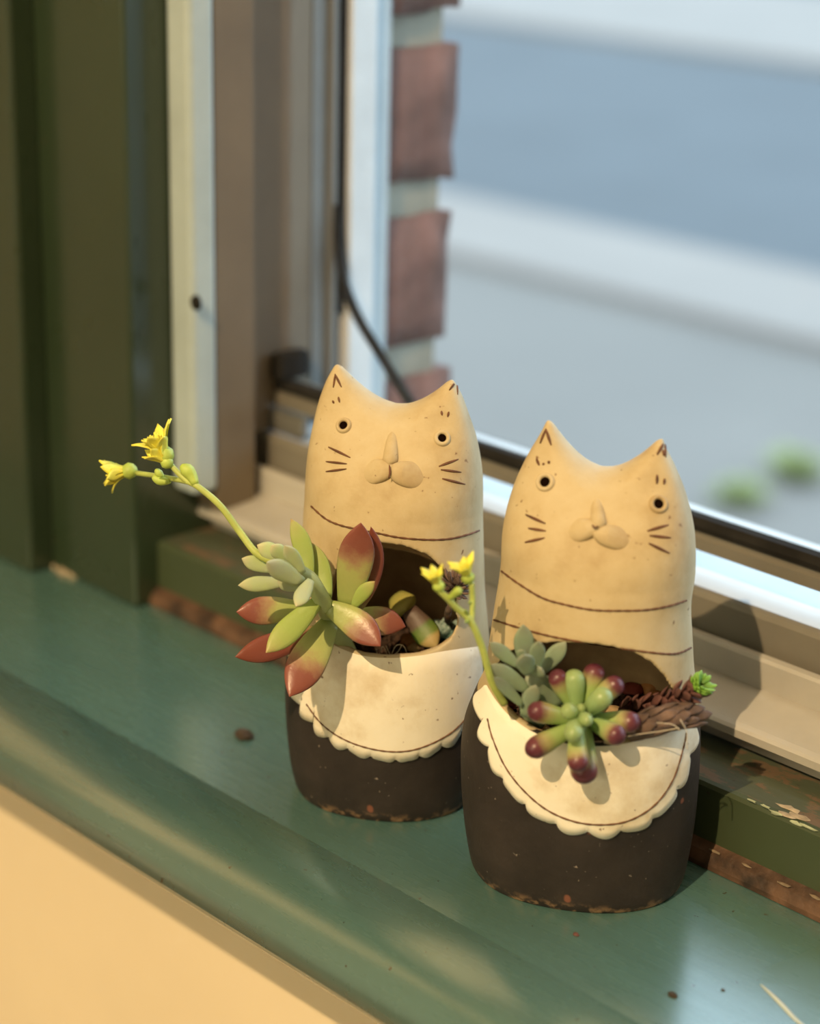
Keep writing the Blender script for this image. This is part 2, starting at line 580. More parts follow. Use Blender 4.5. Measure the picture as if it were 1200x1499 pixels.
tag(tube('loose_gasket', smooth_path(gp, 30), .0021, M['rubber'], win), 'loose black rubber gasket curling off the frame')
# glass
gm, gnt, gb = new_mat('window_glass')
tr = node(gnt, 'ShaderNodeBsdfTransparent')
gl = node(gnt, 'ShaderNodeBsdfGlossy')
gl.inputs['Roughness'].default_value = 0.02
lw = node(gnt, 'ShaderNodeFresnel')
lw.inputs[0].default_value = 1.2
mx = node(gnt, 'ShaderNodeMixShader')
gnt.links.new(lw.outputs[0], mx.inputs[0])
gnt.links.new(tr.outputs[0], mx.inputs[1])
gnt.links.new(gl.outputs[0], mx.inputs[2])
gnt.links.new(mx.outputs[0], gnt.nodes['Material Output'].inputs[0])
boxes('glass_pane', [(-0.2528, WX1, 0.0965, 0.0995, 0.0794, WZ1)], gm, win)
# far side and head of the frame (outside the view)
boxes('frame_side', [(WX1 - .02, WX1, .047, .15, .0365, WZ1)], M['alu'], win)
boxes('frame_head', [(-0.25, WX1, .047, .15, WZ1 - .02, WZ1)], M['alu'], win)

# brick reveal outside
bw = empty('wall_exterior', (-0.3, 0.14, 0))
S(bw, 'red brick reveal outside the window with thick pale mortar joints', 'wall')
boxes('mortar_core', [(-1.8, -0.2565, 0.1485, 0.183, -0.6, 2.8), (-1.8, -0.305, 0.1005, 0.1484, -0.6, 2.8),
                      (-0.3, 2.4, 0.1005, 0.183, -1.4, -0.02), (-0.256, 2.4, 0.1005, 0.183, WZ1 + .01, 2.8)], M['mortar'], bw)


def rough_brick(seed):
    r = random.Random(seed)
    bm = bmesh.new()
    bmesh.ops.create_cube(bm, size=1.0)
    for v in bm.verts:
        v.co = Vector((v.co.x * .106, v.co.y * .042, v.co.z * .0565))
    bmesh.ops.subdivide_edges(bm, edges=list(bm.edges), cuts=3, use_grid_fill=True)
    for v in bm.verts:
        v.co += Vector((r.uniform(-1, 1), r.uniform(-1, 1), r.uniform(-1, 1))) * .0013
        e = (abs(v.co.x) > .05) + (abs(v.co.y) > .019) + (abs(v.co.z) > .026)
        if e >= 2:
            v.co *= (1 - r.uniform(0.008, .045))
    me = bpy.data.meshes.new('brick')
    bm.to_mesh(me)
    bm.free()
    me.materials.append(M['brick'])
    me.polygons.foreach_set('use_smooth', [True] * len(me.polygons))
    return me


bmeshes = [rough_brick(i) for i in range(4)]
z = 0.0415 - .0692 * 3
i = 0
while z < 1.25:
    for row in range(3):
        o = bpy.data.objects.new('brick', bmeshes[(i + row) % 4])
        COL.objects.link(o)
        o.parent = bw
        o.matrix_parent_inverse = base_matrix(bw).inverted()
        xo = -0.2515 - .053 - row * .117 - (0.0 if i % 2 else 0.0)
        o.location = (xo + rnd.uniform(-.001, .001), 0.1695 + rnd.uniform(-.0012, .0012) + (.0005 if i % 2 else -.002), z)
    z += .0692
    i += 1

# ground outside, below the horizon
GZ = -1.2
S(boxes('ground_paving', [(-40, 30, 0.2, 4.35, GZ - .1, GZ)], M['paving']), 'pale paved strip outside below the window', 'pavement')
S(boxes('kerb', [(-40, 30, 4.35, 5.05, GZ - .1, GZ + .04)], M['kerb']), 'broad pale concrete kerb along the near side of the road', 'kerb')
S(boxes('road', [(-40, 30, 5.05, 9.5, GZ - .1, GZ - .02)], M['asphalt']), 'blue grey asphalt road outside', 'road')
S(boxes('far_kerb', [(-40, 30, 9.5, 13.0, GZ - .1, GZ + .03)], M['kerb']), 'pale concrete strip across the far side of the road', 'kerb')
S(boxes('far_ground', [(-40, 30, 13.0, 60, GZ - .1, GZ)], M['asphalt']), 'grey ground beyond the road', 'ground')


def tuft(px, py, R, label):
    c = hit(px, py, 2, GZ)
    o = []
    vs, fs = [], []
    r = random.Random(int(px))
    for k in range(70):
        a = r.uniform(0, 2 * math.pi)
        el = r.uniform(.5, 1.45)
        L = R * r.uniform(.7, 1.3)
        d = Vector((math.cos(a) * math.cos(el), math.sin(a) * math.cos(el), math.sin(el)))
        b = Vector((math.cos(a), math.sin(a), 0)) * r.uniform(0, R * .4)
        pts = bez(b, b + d * L * .6, b + d * L + Vector((d.x, d.y, -.4)) * L * .3, 5)
        v, f, _ = loft_data([c + p for p in pts], [.010, .016, .016, .010, .002], [.001] * 5, Z_, 4)
        fs += [tuple(i + len(vs) for i in q) for q in f]
        vs += v
    return tag(mesh_obj('grass_tuft', vs, fs, M['grass']), label, 'grass')


tuft(1080, 738, .055, 'small bright green grass tuft on the paving outside, the nearer to the window')
tuft(1165, 700, .065, 'larger bright green grass tuft on the paving outside, the nearer to the kerb')

# ------------------------------------------------------------------ the ceiling lamp
lamp = empty('ceiling_spotlight', (LAMP_POS.x, LAMP_POS.y, RZ1))
tag(lamp, 'small warm halogen spotlight fixed to the ceiling', 'lamp')
sd = bpy.data.lights.new('spot', 'SPOT')
sd.energy = LAMP_W
sd.color = LAMP_COL
sd.spot_size = math.radians(70)
sd.spot_blend = 0.5
sd.shadow_soft_size = 0.011
so = bpy.data.objects.new('bulb', sd)
COL.objects.link(so)
so.matrix_world = Matrix.Translation(LAMP_POS) @ (-LAMP_DIR).to_track_quat('-Z', 'Y').to_matrix().to_4x4()
mw = so.matrix_world.copy()
so.parent = lamp
so.matrix_parent_inverse = base_matrix(lamp).inverted()
ld = LAMP_DIR.normalized()
lp = [LAMP_POS - ld * .0 + ld * k for k in (-.02, .015, .05, .065)]
sv, sf, _ = loft_data(lp, [.036, .034, .024, .012], [.036, .034, .024, .012], Vector((1, 0, 0)), 20)
sf = [q for q in sf if len(q) == 4]
mesh_obj('housing', sv, sf, M['alug'], lamp)
tube('stem', [LAMP_POS + ld * .06, Vector((LAMP_POS.x + ld.x * .07, LAMP_POS.y + ld.y * .07, RZ1))], .006, M['alug'], lamp)


# ------------------------------------------------------------------ cat planters
def interp(x, tab):
    return float(np.interp(x, [t[0] for t in tab], [t[1] for t in tab]))


def cr(x, tab):
    """smooth (monotone-ish) table lookup, metres"""
    xs = [t[0] for t in tab]
    if x <= xs[0]:
        return tab[0][1]
    if x >= xs[-1]:
        return tab[-1][1]
    k = max(i for i in range(len(xs) - 1) if xs[i] <= x)
    p = [tab[max(k - 1, 0)], tab[k], tab[k + 1], tab[min(k + 2, len(tab) - 1)]]
    h = xs[k + 1] - xs[k]
    t = (x - xs[k]) / h
    m0 = (p[2][1] - p[0][1]) / max(1e-9, p[2][0] - p[0][0]) * h
    m1 = (p[3][1] - p[1][1]) / max(1e-9, p[3][0] - p[1][0]) * h
    return (2 * t ** 3 - 3 * t * t + 1) * p[1][1] + (t ** 3 - 2 * t * t + t) * m0 + (-2 * t ** 3 + 3 * t * t) * p[2][1] + (t ** 3 - t * t) * m1


SLAB_F = [(a / 1000, b / 1000) for a, b in ((90, 25.5), (98, 24.2), (106, 22), (113, 18.6), (120, 14), (126, 10), (131, 7.6), (136, 6), (143, 4.6))]
SLAB_B = [(a / 1000, b / 1000) for a, b in ((90, 23), (98, 21.3), (106, 18), (113, 14), (120, 10.2), (126, 7.8), (131, 6.2), (143, 4.2))]
HR = 0.0048


class Cat:
    def __init__(s, base, yaw, left, right, zl, zr, zv, sv, zc, df, db):
        s.B, s.yaw = base, yaw
        s.L, s.R, s.zl, s.zr, s.zv, s.sv, s.zc, s.df, s.db = left, right, zl, zr, zv, sv, zc, df, db
        s.Zn = max(zl, zr)
        s.M = Matrix.Translation(base) @ Matrix.Rotation(yaw, 4, 'Z')
        s.Mi = s.M.inverted()

    def ztop(s, f):
        q = (f - s.sv) / (1 - s.sv) if f > s.sv else (s.sv - f) / (1 + s.sv)
        tip = s.zr if f > s.sv else s.zl
        rise = (tip - s.zv) * q ** 1.75
        if q > .86:                          # blunt the ear tips
            rise -= (tip - s.zv) * 1.9 * (q - .86) ** 2 / .14 * .5
        return s.zv + rise

    def local(s, zz, a, inset=0.0):
        n = 2.25 if zz < s.zc else 2.25 + 1.1 * min(1, (zz - s.zc) / .03)
        c, sn = math.cos(a), math.sin(a)
        fx = math.copysign(abs(c) ** (2 / n), c)
        fy = math.copysign(abs(sn) ** (2 / n), sn)
        w = cr(zz, s.R if fx > 0 else s.L) - inset
        d = cr(zz, s.df if fy < 0 else s.db) - inset
        z = zz
        if zz > s.zc:
            z = s.zc + (zz - s.zc) / (s.Zn - s.zc) * (s.ztop(fx) - s.zc)
            zt = s.ztop(fx)
            d = cr(z, SLAB_F if fy < 0 else SLAB_B)
            q = max(0.0, (HR - (zt - z)) / HR)
            d *= math.sqrt(max(0.0, 1 - q * q))
        return Vector((fx * w, fy * d, z))

    def body(s, inset=0.0, z0=0.0, z1=None, dome=0.0):
        A, N = 96, 110
        z1 = s.Zn if z1 is None else z1
        v, f = [], []
        for i in range(N + 1):
            t = i / N
            zz = z0 + (z1 - z0) * (1 - (1 - t) ** 1.8)
            for k in range(A):
                p = s.local(zz, 2 * math.pi * k / A, inset)
                if inset and dome:
                    q = max(0, (zz - (z1 - dome)) / dome)
                    g = math.sqrt(max(0.0004, 1 - q * q))
                    p.x *= g
                    p.y *= g
                v.append(p)
        for i in range(N):
            for k in range(A):
                k2 = (k + 1) % A
                f.append((i * A + k, i * A + k2, (i + 1) * A + k2, (i + 1) * A + k))
        f.append(tuple(range(A - 1, -1, -1)))
        f.append(tuple(N * A + k for k in range(A)))
        return v, f


def temp(v, f):
    me = bpy.data.meshes.new('tmp')
    me.from_pydata([tuple(p) for p in v], [], f)
    bm = bmesh.new()
    bm.from_mesh(me)
    bmesh.ops.recalc_face_normals(bm, faces=bm.faces)
    bm.to_mesh(me)
    bm.free()
    o = bpy.data.objects.new('tmp', me)
    COL.objects.link(o)
    return o


def build_cat(cat, opening, cavity_top, split_l, split_r, name):
    """hollow body: outer shell minus cavity minus front opening, softened like hand-built clay"""
    v, f = cat.body()
    outer = BVHTree.FromPolygons([cat.M @ p for p in v], f)

    def oh(px, py):
        r = ray(px, py).normalized()
        loc, nor, idx, dist = outer.ray_cast(CAM, r)
        return loc

    shell = temp(v, f)
    cav = temp(*cat.body(0.0034, 0.010, cavity_top, 0.016))
    poly = []
    for px, py in opening:
        h = oh(px, py)
        if h is None:
            continue
        q = cat.Mi @ h
        poly.append((q.x, q.z))
    pv = [Vector((x, -0.07, z)) for x, z in poly] + [Vector((x * .97, -0.004, z)) for x, z in poly]
    k = len(poly)
    pf = [(i, (i + 1) % k, k + (i + 1) % k, k + i) for i in range(k)] + [tuple(range(k - 1, -1, -1)), tuple(range(k, 2 * k))]
    cut = temp(pv, pf)
    for c in (cav, cut):
        md = shell.modifiers.new('b', 'BOOLEAN')
        md.object = c
        md.operation = 'DIFFERENCE'
        md.solver = 'EXACT'
    rm = shell.modifiers.new('r', 'REMESH')
    rm.mode = 'VOXEL'
    rm.voxel_size = 0.00060
    sm = shell.modifiers.new('s', 'SMOOTH')
    sm.iterations = 7
    sm.factor = 0.5
    dg = bpy.context.evaluated_depsgraph_get()
    me = bpy.data.meshes.new_from_object(shell.evaluated_get(dg))
    for o in (shell, cav, cut):
        bpy.data.objects.remove(o)
    bm = bmesh.new()
    bm.from_mesh(me)
    w = 0.06
    tilt = (split_r - split_l) / 0.066
    pc = Vector((0, 0, (split_l + split_r) / 2))
    pn = Vector((-tilt, 0, 1)).normalized()
    # which faces belong to the inside
    root = empty(name, cat.B, cat.yaw)
    for part, sign, mat in (('cat_body', 1, M['clay']), ('black_base', -1, M['black'])):
        b2 = bm.copy()
        bmesh.ops.bisect_plane(b2, geom=list(b2.verts) + list(b2.edges) + list(b2.faces), plane_co=pc, plane_no=pn * sign, clear_inner=True)
        m2 = bpy.data.meshes.new(part)
        b2.to_mesh(m2)
        b2.free()
        m2.materials.append(mat)
        m2.materials.append(M['inner'])
        m2.polygons.foreach_set('use_smooth', [True] * len(m2.polygons))
        # inner skin: face centre well inside the outer outline
        idx = []
        for p in m2.polygons:
            c = p.center
            if c.z > cavity_top + .002 or c.z < .004:
                idx.append(0)
                continue
            wx = cr(c.z, cat.R if c.x > 0 else cat.L)
            dy = cr(c.z, cat.df if c.y < 0 else cat.db)
            rr = (abs(c.x / wx)) ** 2.25 + (abs(c.y / dy)) ** 2.25
            idx.append(1 if rr < .86 ** 1.0 else 0)
        m2.polygons.foreach_set('material_index', idx)
        o = bpy.data.objects.new(part, m2)
        COL.objects.link(o)
        o.parent = root
    full = BVHTree.FromBMesh(bm)
    bm.free()

    def surf(px, py):
        o_ = cat.Mi @ CAM
        r = (cat.Mi.to_3x3() @ ray(px, py)).normalized()
        loc, nor, i_, d_ = full.ray_cast(o_, r)
        if loc is None:
            return None, None
        if nor.dot(r) > 0:
            nor = -nor
        return cat.M @ loc, (cat.M.to_3x3() @ nor).normalized()

    def outsurf(px, py):
        r = ray(px, py).normalized()
        loc, nor, i_, d_ = outer.ray_cast(CAM, r)
        if loc is None:
            return None, None
        return loc, (nor if nor.dot(r) < 0 else -nor)
    return root, surf, outsurf


def px_path(pts, n):
    vs = smooth_path([Vector((x, y, 0)) for x, y in pts], n)
    return [(v.x, v.y) for v in vs]


def mark(root, surf, pts, wpx, name, taper=True, n=14, lift=.00005):
    """shallow dark groove drawn along pixels, laid on the clay"""
    P, rad = [], []
    path = px_path(pts, n) if len(pts) > 2 else [(pts[0][0] + (pts[1][0] - pts[0][0]) * i / (n - 1), pts[0][1] + (pts[1][1] - pts[0][1]) * i / (n - 1)) for i in range(n)]
    for i, (x, y) in enumerate(path):
        h, nn = surf(x, y)
        if h is None:
            continue
        t = i / (n - 1)
        P.append(h + nn * lift)
        rad.append(wpx / 2 / 5000.0 * ((.35 + .65 * math.sin(math.pi * min(1, max(0, t * .92 + .06)))) if taper else (0.8 + .2 * math.sin(i * 2.1))))
    if len(P) < 3:
        return None
    return tube(name, P, rad, M['line'], root, 6)


def dome(name, root, c, n, up, ru, rv, h, mat, sharp=1.0, K=28, J=10, lean=0.0):
    """low clay pad pressed on a surface: ru along 'right', rv along 'up'"""
    r = up.cross(n).normalized() * -1
    u2 = n.cross(r).normalized()
    if u2.dot(up) < 0:
        u2 = -u2
    v, f = [], []
    for j in range(J + 1):
        a = math.pi / 2 * j / J
        for k in range(K):
            b = 2 * math.pi * k / K
            v.append(c + r * (ru * (math.cos(b) * math.cos(a) + lean * math.sin(a))) + u2 * (rv * math.sin(b) * math.cos(a)) + n * (h * math.sin(a) ** sharp - .0008 - .0022 * max(0.0, -lean * 2.2 * math.cos(b) * math.cos(a)) - .0007 * max(0, math.sin(b) * math.cos(a))))
    for j in range(J):
        for k in range(K):
            k2 = (k + 1) % K
            f.append((j * K + k, j * K + k2, (j + 1) * K + k2, (j + 1) * K + k))
    return mesh_obj(name, v, f, mat, root)


def eye(root, surf, px, py, rpx, ppx):
    c, n = surf(px, py)
    s = 5050.0
    R_, r_ = rpx / s, ppx / s
    sd_, up_ = frame_of(n, Vector((0, 0, 1)))
    prof = [(R_ * 1.06, -.0008), (R_, .0003), (R_ * .90, .00085), (R_ * .75, .00105), (r_ * 1.18, .00085), (r_, .0002), (r_ * .95, -.0012)]
    K = 28
    v, f = [], []
    for rr, h in prof:
        for k in range(K):
            a = 2 * math.pi * k / K
            v.append(c + sd_ * (rr * math.cos(a)) + up_ * (rr * math.sin(a)) + n * h)
    for j in range(len(prof) - 1):
        for k in range(K):
            k2 = (k + 1) % K
            f.append((j * K + k, j * K + k2, (j + 1) * K + k2, (j + 1) * K + k))
    e = mesh_obj('eye', v, f, M['clay'], root)
    tag(e, 'raised ring eye with a dark hole')
    v = [c + n * .0002] + [c + sd_ * (r_ * 1.01 * math.cos(2 * math.pi * k / K)) + up_ * (r_ * 1.01 * math.sin(2 * math.pi * k / K)) + n * .00035 for k in range(K)]
    mesh_obj('pupil', v, [(0, 1 + k, 1 + (k + 1) % K) for k in range(K)], M['pupil'], e)


def nose(root, surf, a, b, wpx):
    P, W, T = [], [], []
    n = 12
    for i in range(n):
        t = i / (n - 1)
        h, nn = surf(a[0] + (b[0] - a[0]) * t, a[1] + (b[1] - a[1]) * t)
        w = wpx / 2 / 5100.0 * (0.62 + .42 * t) * (math.sqrt(max(0.02, 1 - (max(0, t - .82) / .18) ** 2)) if t > .82 else 1) * min(1, .25 + t * 5)
        P.append(h + nn * (-.0015 + .0019 * min(1, t * 1.4)))
        W.append(w)
        T.append(.0012 + .0009 * t if t < .9 else .0015)
    c, nn = surf((a[0] + b[0]) / 2, (a[1] + b[1]) / 2)
    v, f, _ = loft_data(P, W, T, nn, 16)
    return mesh_obj('nose', v, f, M['clay'], root)


def bib(root, outsurf, rim, stitch, nsc, depth_px, name='bib', gap=6):
    """scalloped clay bib laid on the body from the rim to the stitched edge"""
    N, J = 150, 14
    rp = px_path(rim, N)
    sp = px_path(stitch, N)
    v, f = [], []
    rows, edge = [], []
    for i in range(N):
        t = i / (N - 1)
        x0, y0 = rp[i]
        x1, y1 = sp[i]
        a, b = sp[max(0, i - 1)], sp[min(N - 1, i + 1)]
        tx, ty = b[0] - a[0], b[1] - a[1]
        L = math.hypot(tx, ty) or 1
        nx, ny = -ty / L, tx / L                       # outward (down) in the picture
        ph = (t * nsc) % 1.0
        sc = depth_px * (.38 + .62 * math.sqrt(max(0, 1 - (2 * ph - 1) ** 2)))
        sc *= 1 + .12 * math.sin(i * .37)
        xe, ye = x1 + nx * sc, y1 + ny * sc
        row = []
        for j in range(J):
            q = j / (J - 2) if j < J - 1 else 1.0
            x, y = x0 + (xe - x0) * q, y0 + (ye - y0) * q
            h, nn = outsurf(x, y)
            if h is None:
                row = None
                break
            off = .00085 if j < J - 2 else (.0007 if j == J - 2 else -.0004)
            if j == 0:
                off = .0002
            row.append(h + nn * off)
        if row:
            rows.append(row)
            edge.append(row[-1] * .55 + row[-2] * .45)
    for row in rows:
        v += row
    for i in range(len(rows) - 1):
        for j in range(J - 1):
            f.append((i * J + j, i * J + j + 1, (i + 1) * J + j + 1, (i + 1) * J + j))
    o = mesh_obj(name, v, f, M['bib'], root)
    tag(o, 'raised cream bib with a scalloped edge')
    tube('edge_line', edge, .00026, M['line'], o, 5)
    return o


def z1(scale, ox, oy):
    return lambda pts: [(ox + x * scale, oy + y * scale) for x, y in pts]


# ---- the nearer planter -------------------------------------------------
mm = lambda tab: [(a / 1000, b / 1000) for a, b in tab]
DF = mm([(0, 26.5), (3, 28), (12, 29.5), (30, 31), (45, 31.8), (56, 31.0), (66, 29), (76, 27), (90, 25.5), (100, 24), (110, 21.5), (120, 17.5), (128, 13), (134, 9), (138.5, 5.5), (140.8, 2.5), (141.6, 0.2)])
DB = mm([(0, 26.5), (3, 27.5), (12, 28.2), (40, 28.2), (60, 27.2), (80, 25), (95, 22), (110, 17.5), (122, 13), (132, 8.5), (138, 5), (140.8, 2.2), (141.6, 0.2)])
catA = Cat(Vector((0, 0, 0)), math.radians(33),
           mm([(0, 31.0), (3, 32.5), (17, 35.0), (34, 36.4), (47, 35.9), (56, 33.2), (64, 30.2), (73, 29.2), (82, 28.3), (96, 26.8), (109, 26.4), (121, 24.2), (131, 20.6), (138, 17.2), (141.6, 15.8)]),
           mm([(0, 31.2), (3, 32.2), (21, 33.9), (44, 33.8), (55, 32.6), (66, 30.6), (77, 29.3), (88, 28.2), (98, 28.8), (112, 27.6), (124, 24.6), (134, 20.6), (138.3, 18.4), (141.6, 17.4)]),
           .1420, .1392, .1272, 0.06, .098, DF, DB)
openA = [(716, 1002), (728, 1026), (748, 1048), (780, 1070), (820, 1085), (865, 1091), (910, 1088), (950, 1078), (985, 1062), (1004, 1042),
         (1000, 1030), (990, 1012), (975, 990), (955, 970), (930, 956), (895, 947), (855, 942), (810, 941), (770, 944), (740, 955), (722, 975)]
rootA, surfA, outA = build_cat(catA, openA, .080, .0590, .0545, 'cat_planter')
tag(rootA, 'cat-shaped clay planter with jelly-bean succulent over its scalloped bib, closest to the metal track', 'planter', 'cat planters on the sill')
zA = z1(1 / 3, 660, 580)
for a in ([(222, 768), (300, 825), (400, 885), (500, 915), (620, 938), (740, 942), (860, 938), (960, 920), (1032, 897)],
          [(175, 978), (260, 1005), (400, 1045), (520, 1070), (700, 1100), (850, 1122), (960, 1132), (1010, 1125), (1052, 1105)]):
    mark(rootA, surfA, zA(a), 4.0, 'collar_line', False, 70)
for a in ([(328, 520), (415, 560)], [(340, 580), (417, 592)], [(325, 642), (412, 622)], [(862, 592), (955, 565)], [(872, 612), (965, 622)], [(868, 646), (960, 690)]):
    mark(rootA, surfA, zA(a), 4.6, 'whisker')
for a in ([(392, 208), (418, 143)], [(416, 143), (440, 216)], [(375, 275), (388, 304)], [(402, 296), (410, 300)], [(428, 284), (432, 297)],
          [(905, 258), (936, 200)], [(938, 200), (942, 268)], [(930, 235), (934, 262)], [(905, 345), (904, 386)], [(938, 362), (935, 388)]):
    mark(rootA, surfA, zA(a), 4.4, 'ear_mark', True, 6)
eye(rootA, surfA, 798, 706, 14, 7)
eye(rootA, surfA, 963.5, 738, 13.5, 6.6)
nose(rootA, surfA, (872, 726), (877, 775), 24)
for px, py, ru, rv, rot, ln in ((847, 776, 28, 17, -.22, -.40), (903, 787, 32, 17.5, .10, .40)):
    c, n = surfA(px, py)
    up = Vector((0, 0, 1)) + U * rot
    dome('muzzle_pad', rootA, c, n, up.normalized(), ru / 5050, rv / 5050, .0030, M['clay'], .62, lean=ln)
mark(rootA, surfA, [(868, 772), (872, 776), (877, 774)], 3.5, 'mouth_line', True, 6, .0028)
bibA_rim = [(713, 1003), (728, 1027), (748, 1049), (780, 1071), (820, 1086), (865, 1092), (910, 1089), (950, 1079), (985, 1064), (1006, 1044)]
stA = [(712, 1012), (716, 1052), (723, 1084), (740, 1122), (766, 1157), (800, 1186), (840, 1203), (880, 1208), (920, 1202), (957, 1180), (983, 1143), (998, 1098), (1004, 1060)]
bA = bib(rootA, outA, bibA_rim, stA, 11, 17)
mark(rootA, lambda x, y: (lambda h, n: (h + n * .00085, n) if h else (None, None))(*outA(x, y)),
     [(717, 1052), (724, 1080), (742, 1121), (768, 1155), (801, 1183), (840, 1200), (880, 1205), (919, 1199), (955, 1177), (981, 1141), (996, 1095), (1000, 1072)], 3.4, 'stitch_line', False, 80)

# ---- the farther planter ------------------------------------------------
BL = hit(566, 1147, 2, 0)
catB = Cat(BL, math.radians(34),
           mm([(0, 28.5), (3, 29.8), (13, 31.6), (30, 32.8), (45, 32.4), (58, 31.0), (70, 29.4), (84, 27.9), (94, 27.4), (104, 26.8), (115, 25.9), (128.5, 23.7), (136, 21.5), (141.6, 18.9)]),
           mm([(0, 28.5), (3, 29.8), (13, 31.6), (30, 33), (45, 32.4), (60, 30.6), (69, 29.6), (80, 29), (92, 28.4), (107.6, 27.8), (120.8, 25.8), (129.5, 23.2), (136, 21), (138.8, 19.6), (141.6, 18.4)]),
           .1420, .1398, .1288, 0.06, .098, DF, DB)
zB = z1(.35, 320, 740)
openB = zB([(452, 560), (500, 590), (600, 625), (720, 635), (840, 625), (920, 598), (975, 560), (1003, 500), (1000, 410), (985, 340), (945, 265), (870, 205), (770, 168), (660, 158), (570, 180), (500, 240), (465, 330), (450, 450)])
rootB, surfB, outB = build_cat(catB, openB, .083, .0480, .0500, 'cat_planter')
tag(rootB, 'cat-shaped clay planter with red-tipped rosette succulent and tall flower stalk, closest to the green jamb', 'planter', 'cat planters on the sill')
zB3 = z1(1 / 3.529, 400, 500)
mark(rootB, surfB, zB3([(196, 850), (270, 915), (350, 950), (450, 972), (540, 990), (650, 1012), (780, 1023), (900, 1020), (1000, 998), (1062, 976)]), 4.0, 'collar_line', False, 70)
mark(rootB, surfB, zB([(862, 632), (930, 626), (1000, 614), (1090, 595)]), 3.6, 'collar_line', True, 24)
for a in ([(285, 545), (398, 600)], [(272, 620), (380, 632)], [(272, 672), (378, 658)], [(855, 645), (955, 608)], [(865, 662), (970, 675)], [(872, 708), (990, 737)]):
    mark(rootB, surfB, zB3(a), 4.2, 'whisker')
for a in ([(310, 238), (320, 168)], [(318, 168), (352, 236)], [(306, 305), (314, 320)], [(336, 286), (343, 315)], [(908, 252), (948, 200)], [(946, 200), (952, 274)],
          [(868, 358), (872, 382)], [(906, 362), (900, 390)]):
    mark(rootB, surfB, zB3(a), 3.8, 'ear_mark', True, 6)
eye(rootB, surfB, 503, 623, 12.6, 6.2)
eye(rootB, surfB, 647, 641.5, 12.8, 6.0)
nose(rootB, surfB, (574, 628), (571, 682), 25)
for px, py, ru, rv, rot, ln in ((547, 690, 28, 18.5, -.2, -.40), (602, 695, 31, 19.5, .12, .40)):
    c, n = surfB(px, py)
    up = Vector((0, 0, 1)) + U * rot
    dome('muzzle_pad', rootB, c, n, up.normalized(), ru / 4700, rv / 4700, .0030, M['clay'], .62, lean=ln)
mark(rootB, surfB, [(572, 684), (573, 694), (571, 702)], 3.4, 'mouth_line', True, 6, .0026)
rimB = zB([(330, 640), (390, 590), (452, 562), (500, 592), (600, 627), (720, 637), (840, 627), (920, 612), (1000, 600), (1098, 588)])
stB = zB([(345, 760), (375, 830), (430, 905), (500, 962), (590, 1003), (700, 1028), (800, 1025), (900, 990), (985, 935), (1080, 830)])
bib(rootB, outB, rimB, stB, 10, 15)
mark(rootB, lambda x, y: (lambda h, n: (h + n * .00085, n) if h else (None, None))(*outB(x, y)),
     zB([(375, 826), (430, 901), (500, 957), (590, 998), (700, 1022), (800, 1019), (900, 984), (985, 929), (1070, 836)]), 3.2, 'stitch_line', False, 70)


# ------------------------------------------------------------------ soil and pebbles
def soil(cat, zs, label):
    v, f = [], []
    N, K = 14, 48
    r = random.Random(5)
    for j in range(N + 1):
        q = j / N
        for k in range(K):
            p = cat.local(zs, 2 * math.pi * k / K, .0036)
            v.append(cat.M @ Vector((p.x * q, p.y * q, zs + r.uniform(-.0011, .0011) + .002 * math.sin(q * 7 + k * .5) * q)))
    for j in range(N):
        for k in range(K):
            k2 = (k + 1) % K
            f.append((j * K + k, (j + 1) * K + k, (j + 1) * K + k2, j * K + k2))
    # grains
    for g in range(260):
        a, q = r.uniform(0, 6.283), math.sqrt(r.uniform(0, .9))
        p = cat.local(zs, a, .0045)
        c = cat.M @ Vector((p.x * q, p.y * q, zs + .0006))
        s = r.uniform(.0005, .0014)
        i0 = len(v)
        v += [c + Vector((s * r.uniform(.6, 1.4), 0, 0)), c + Vector((0, s, 0)), c - Vector((s, 0, 0)), c - Vector((0, s * r.uniform(.6, 1.4), 0)), c + Vector((0, 0, s)), c - Vector((0, 0, s))]
        f += [tuple(i0 + t for t in q3) for q3 in ((0, 1, 4), (1, 2, 4), (2, 3, 4), (3, 0, 4), (1, 0, 5), (2, 1, 5), (3, 2, 5), (0, 3, 5))]
    o = mesh_obj('potting_soil', v, f, M['soil'], smooth=False)
    return tag(o, label, 'soil', kind='stuff')


ZSA, ZSB = .0500, .0490
soil(catA, ZSA, 'dark crumbly potting soil inside the planter with the jelly-bean succulent')
soil(catB, ZSB, 'dark crumbly potting soil inside the planter with the red-tipped rosette')


def pebble(px, py, zs, r, col, label, group, flat=.7):
    c = hit(px, py, 2, zs + r * flat * .5)
    rr = random.Random(int(px * 7 + py))
    bm = bmesh.new()
    bmesh.ops.create_icosphere(bm, subdivisions=3, radius=1)
    ph = [rr.uniform(0, 6) for _ in range(6)]
    for v in bm.verts:
        d = 1 + .13 * math.sin(v.co.x * 3 + ph[0]) + .10 * math.sin(v.co.y * 4 + ph[1]) + .09 * math.sin(v.co.z * 5 + ph[2])
        v.co = Vector((v.co.x * r * 1.2 * d, v.co.y * r * d, v.co.z * r * flat * d))
    bmesh.ops.rotate(bm, verts=bm.verts, cent=(0, 0, 0), matrix=Matrix.Rotation(rr.uniform(0, 3), 3, 'Z'))
    bmesh.ops.translate(bm, verts=bm.verts, vec=c)
    me = bpy.data.meshes.new('pebble')
    bm.to_mesh(me)
    bm.free()
    me.polygons.foreach_set('use_smooth', [True] * len(me.polygons))
    key = 'peb' + str(col)
    if key not in M:
        M[key] = simple(key, col, .6, .35, 160, .4, 400)
    me.materials.append(M[key])
    o = bpy.data.objects.new('pebble', me)
    COL.objects.link(o)
    return tag(o, label, 'pebble', group)


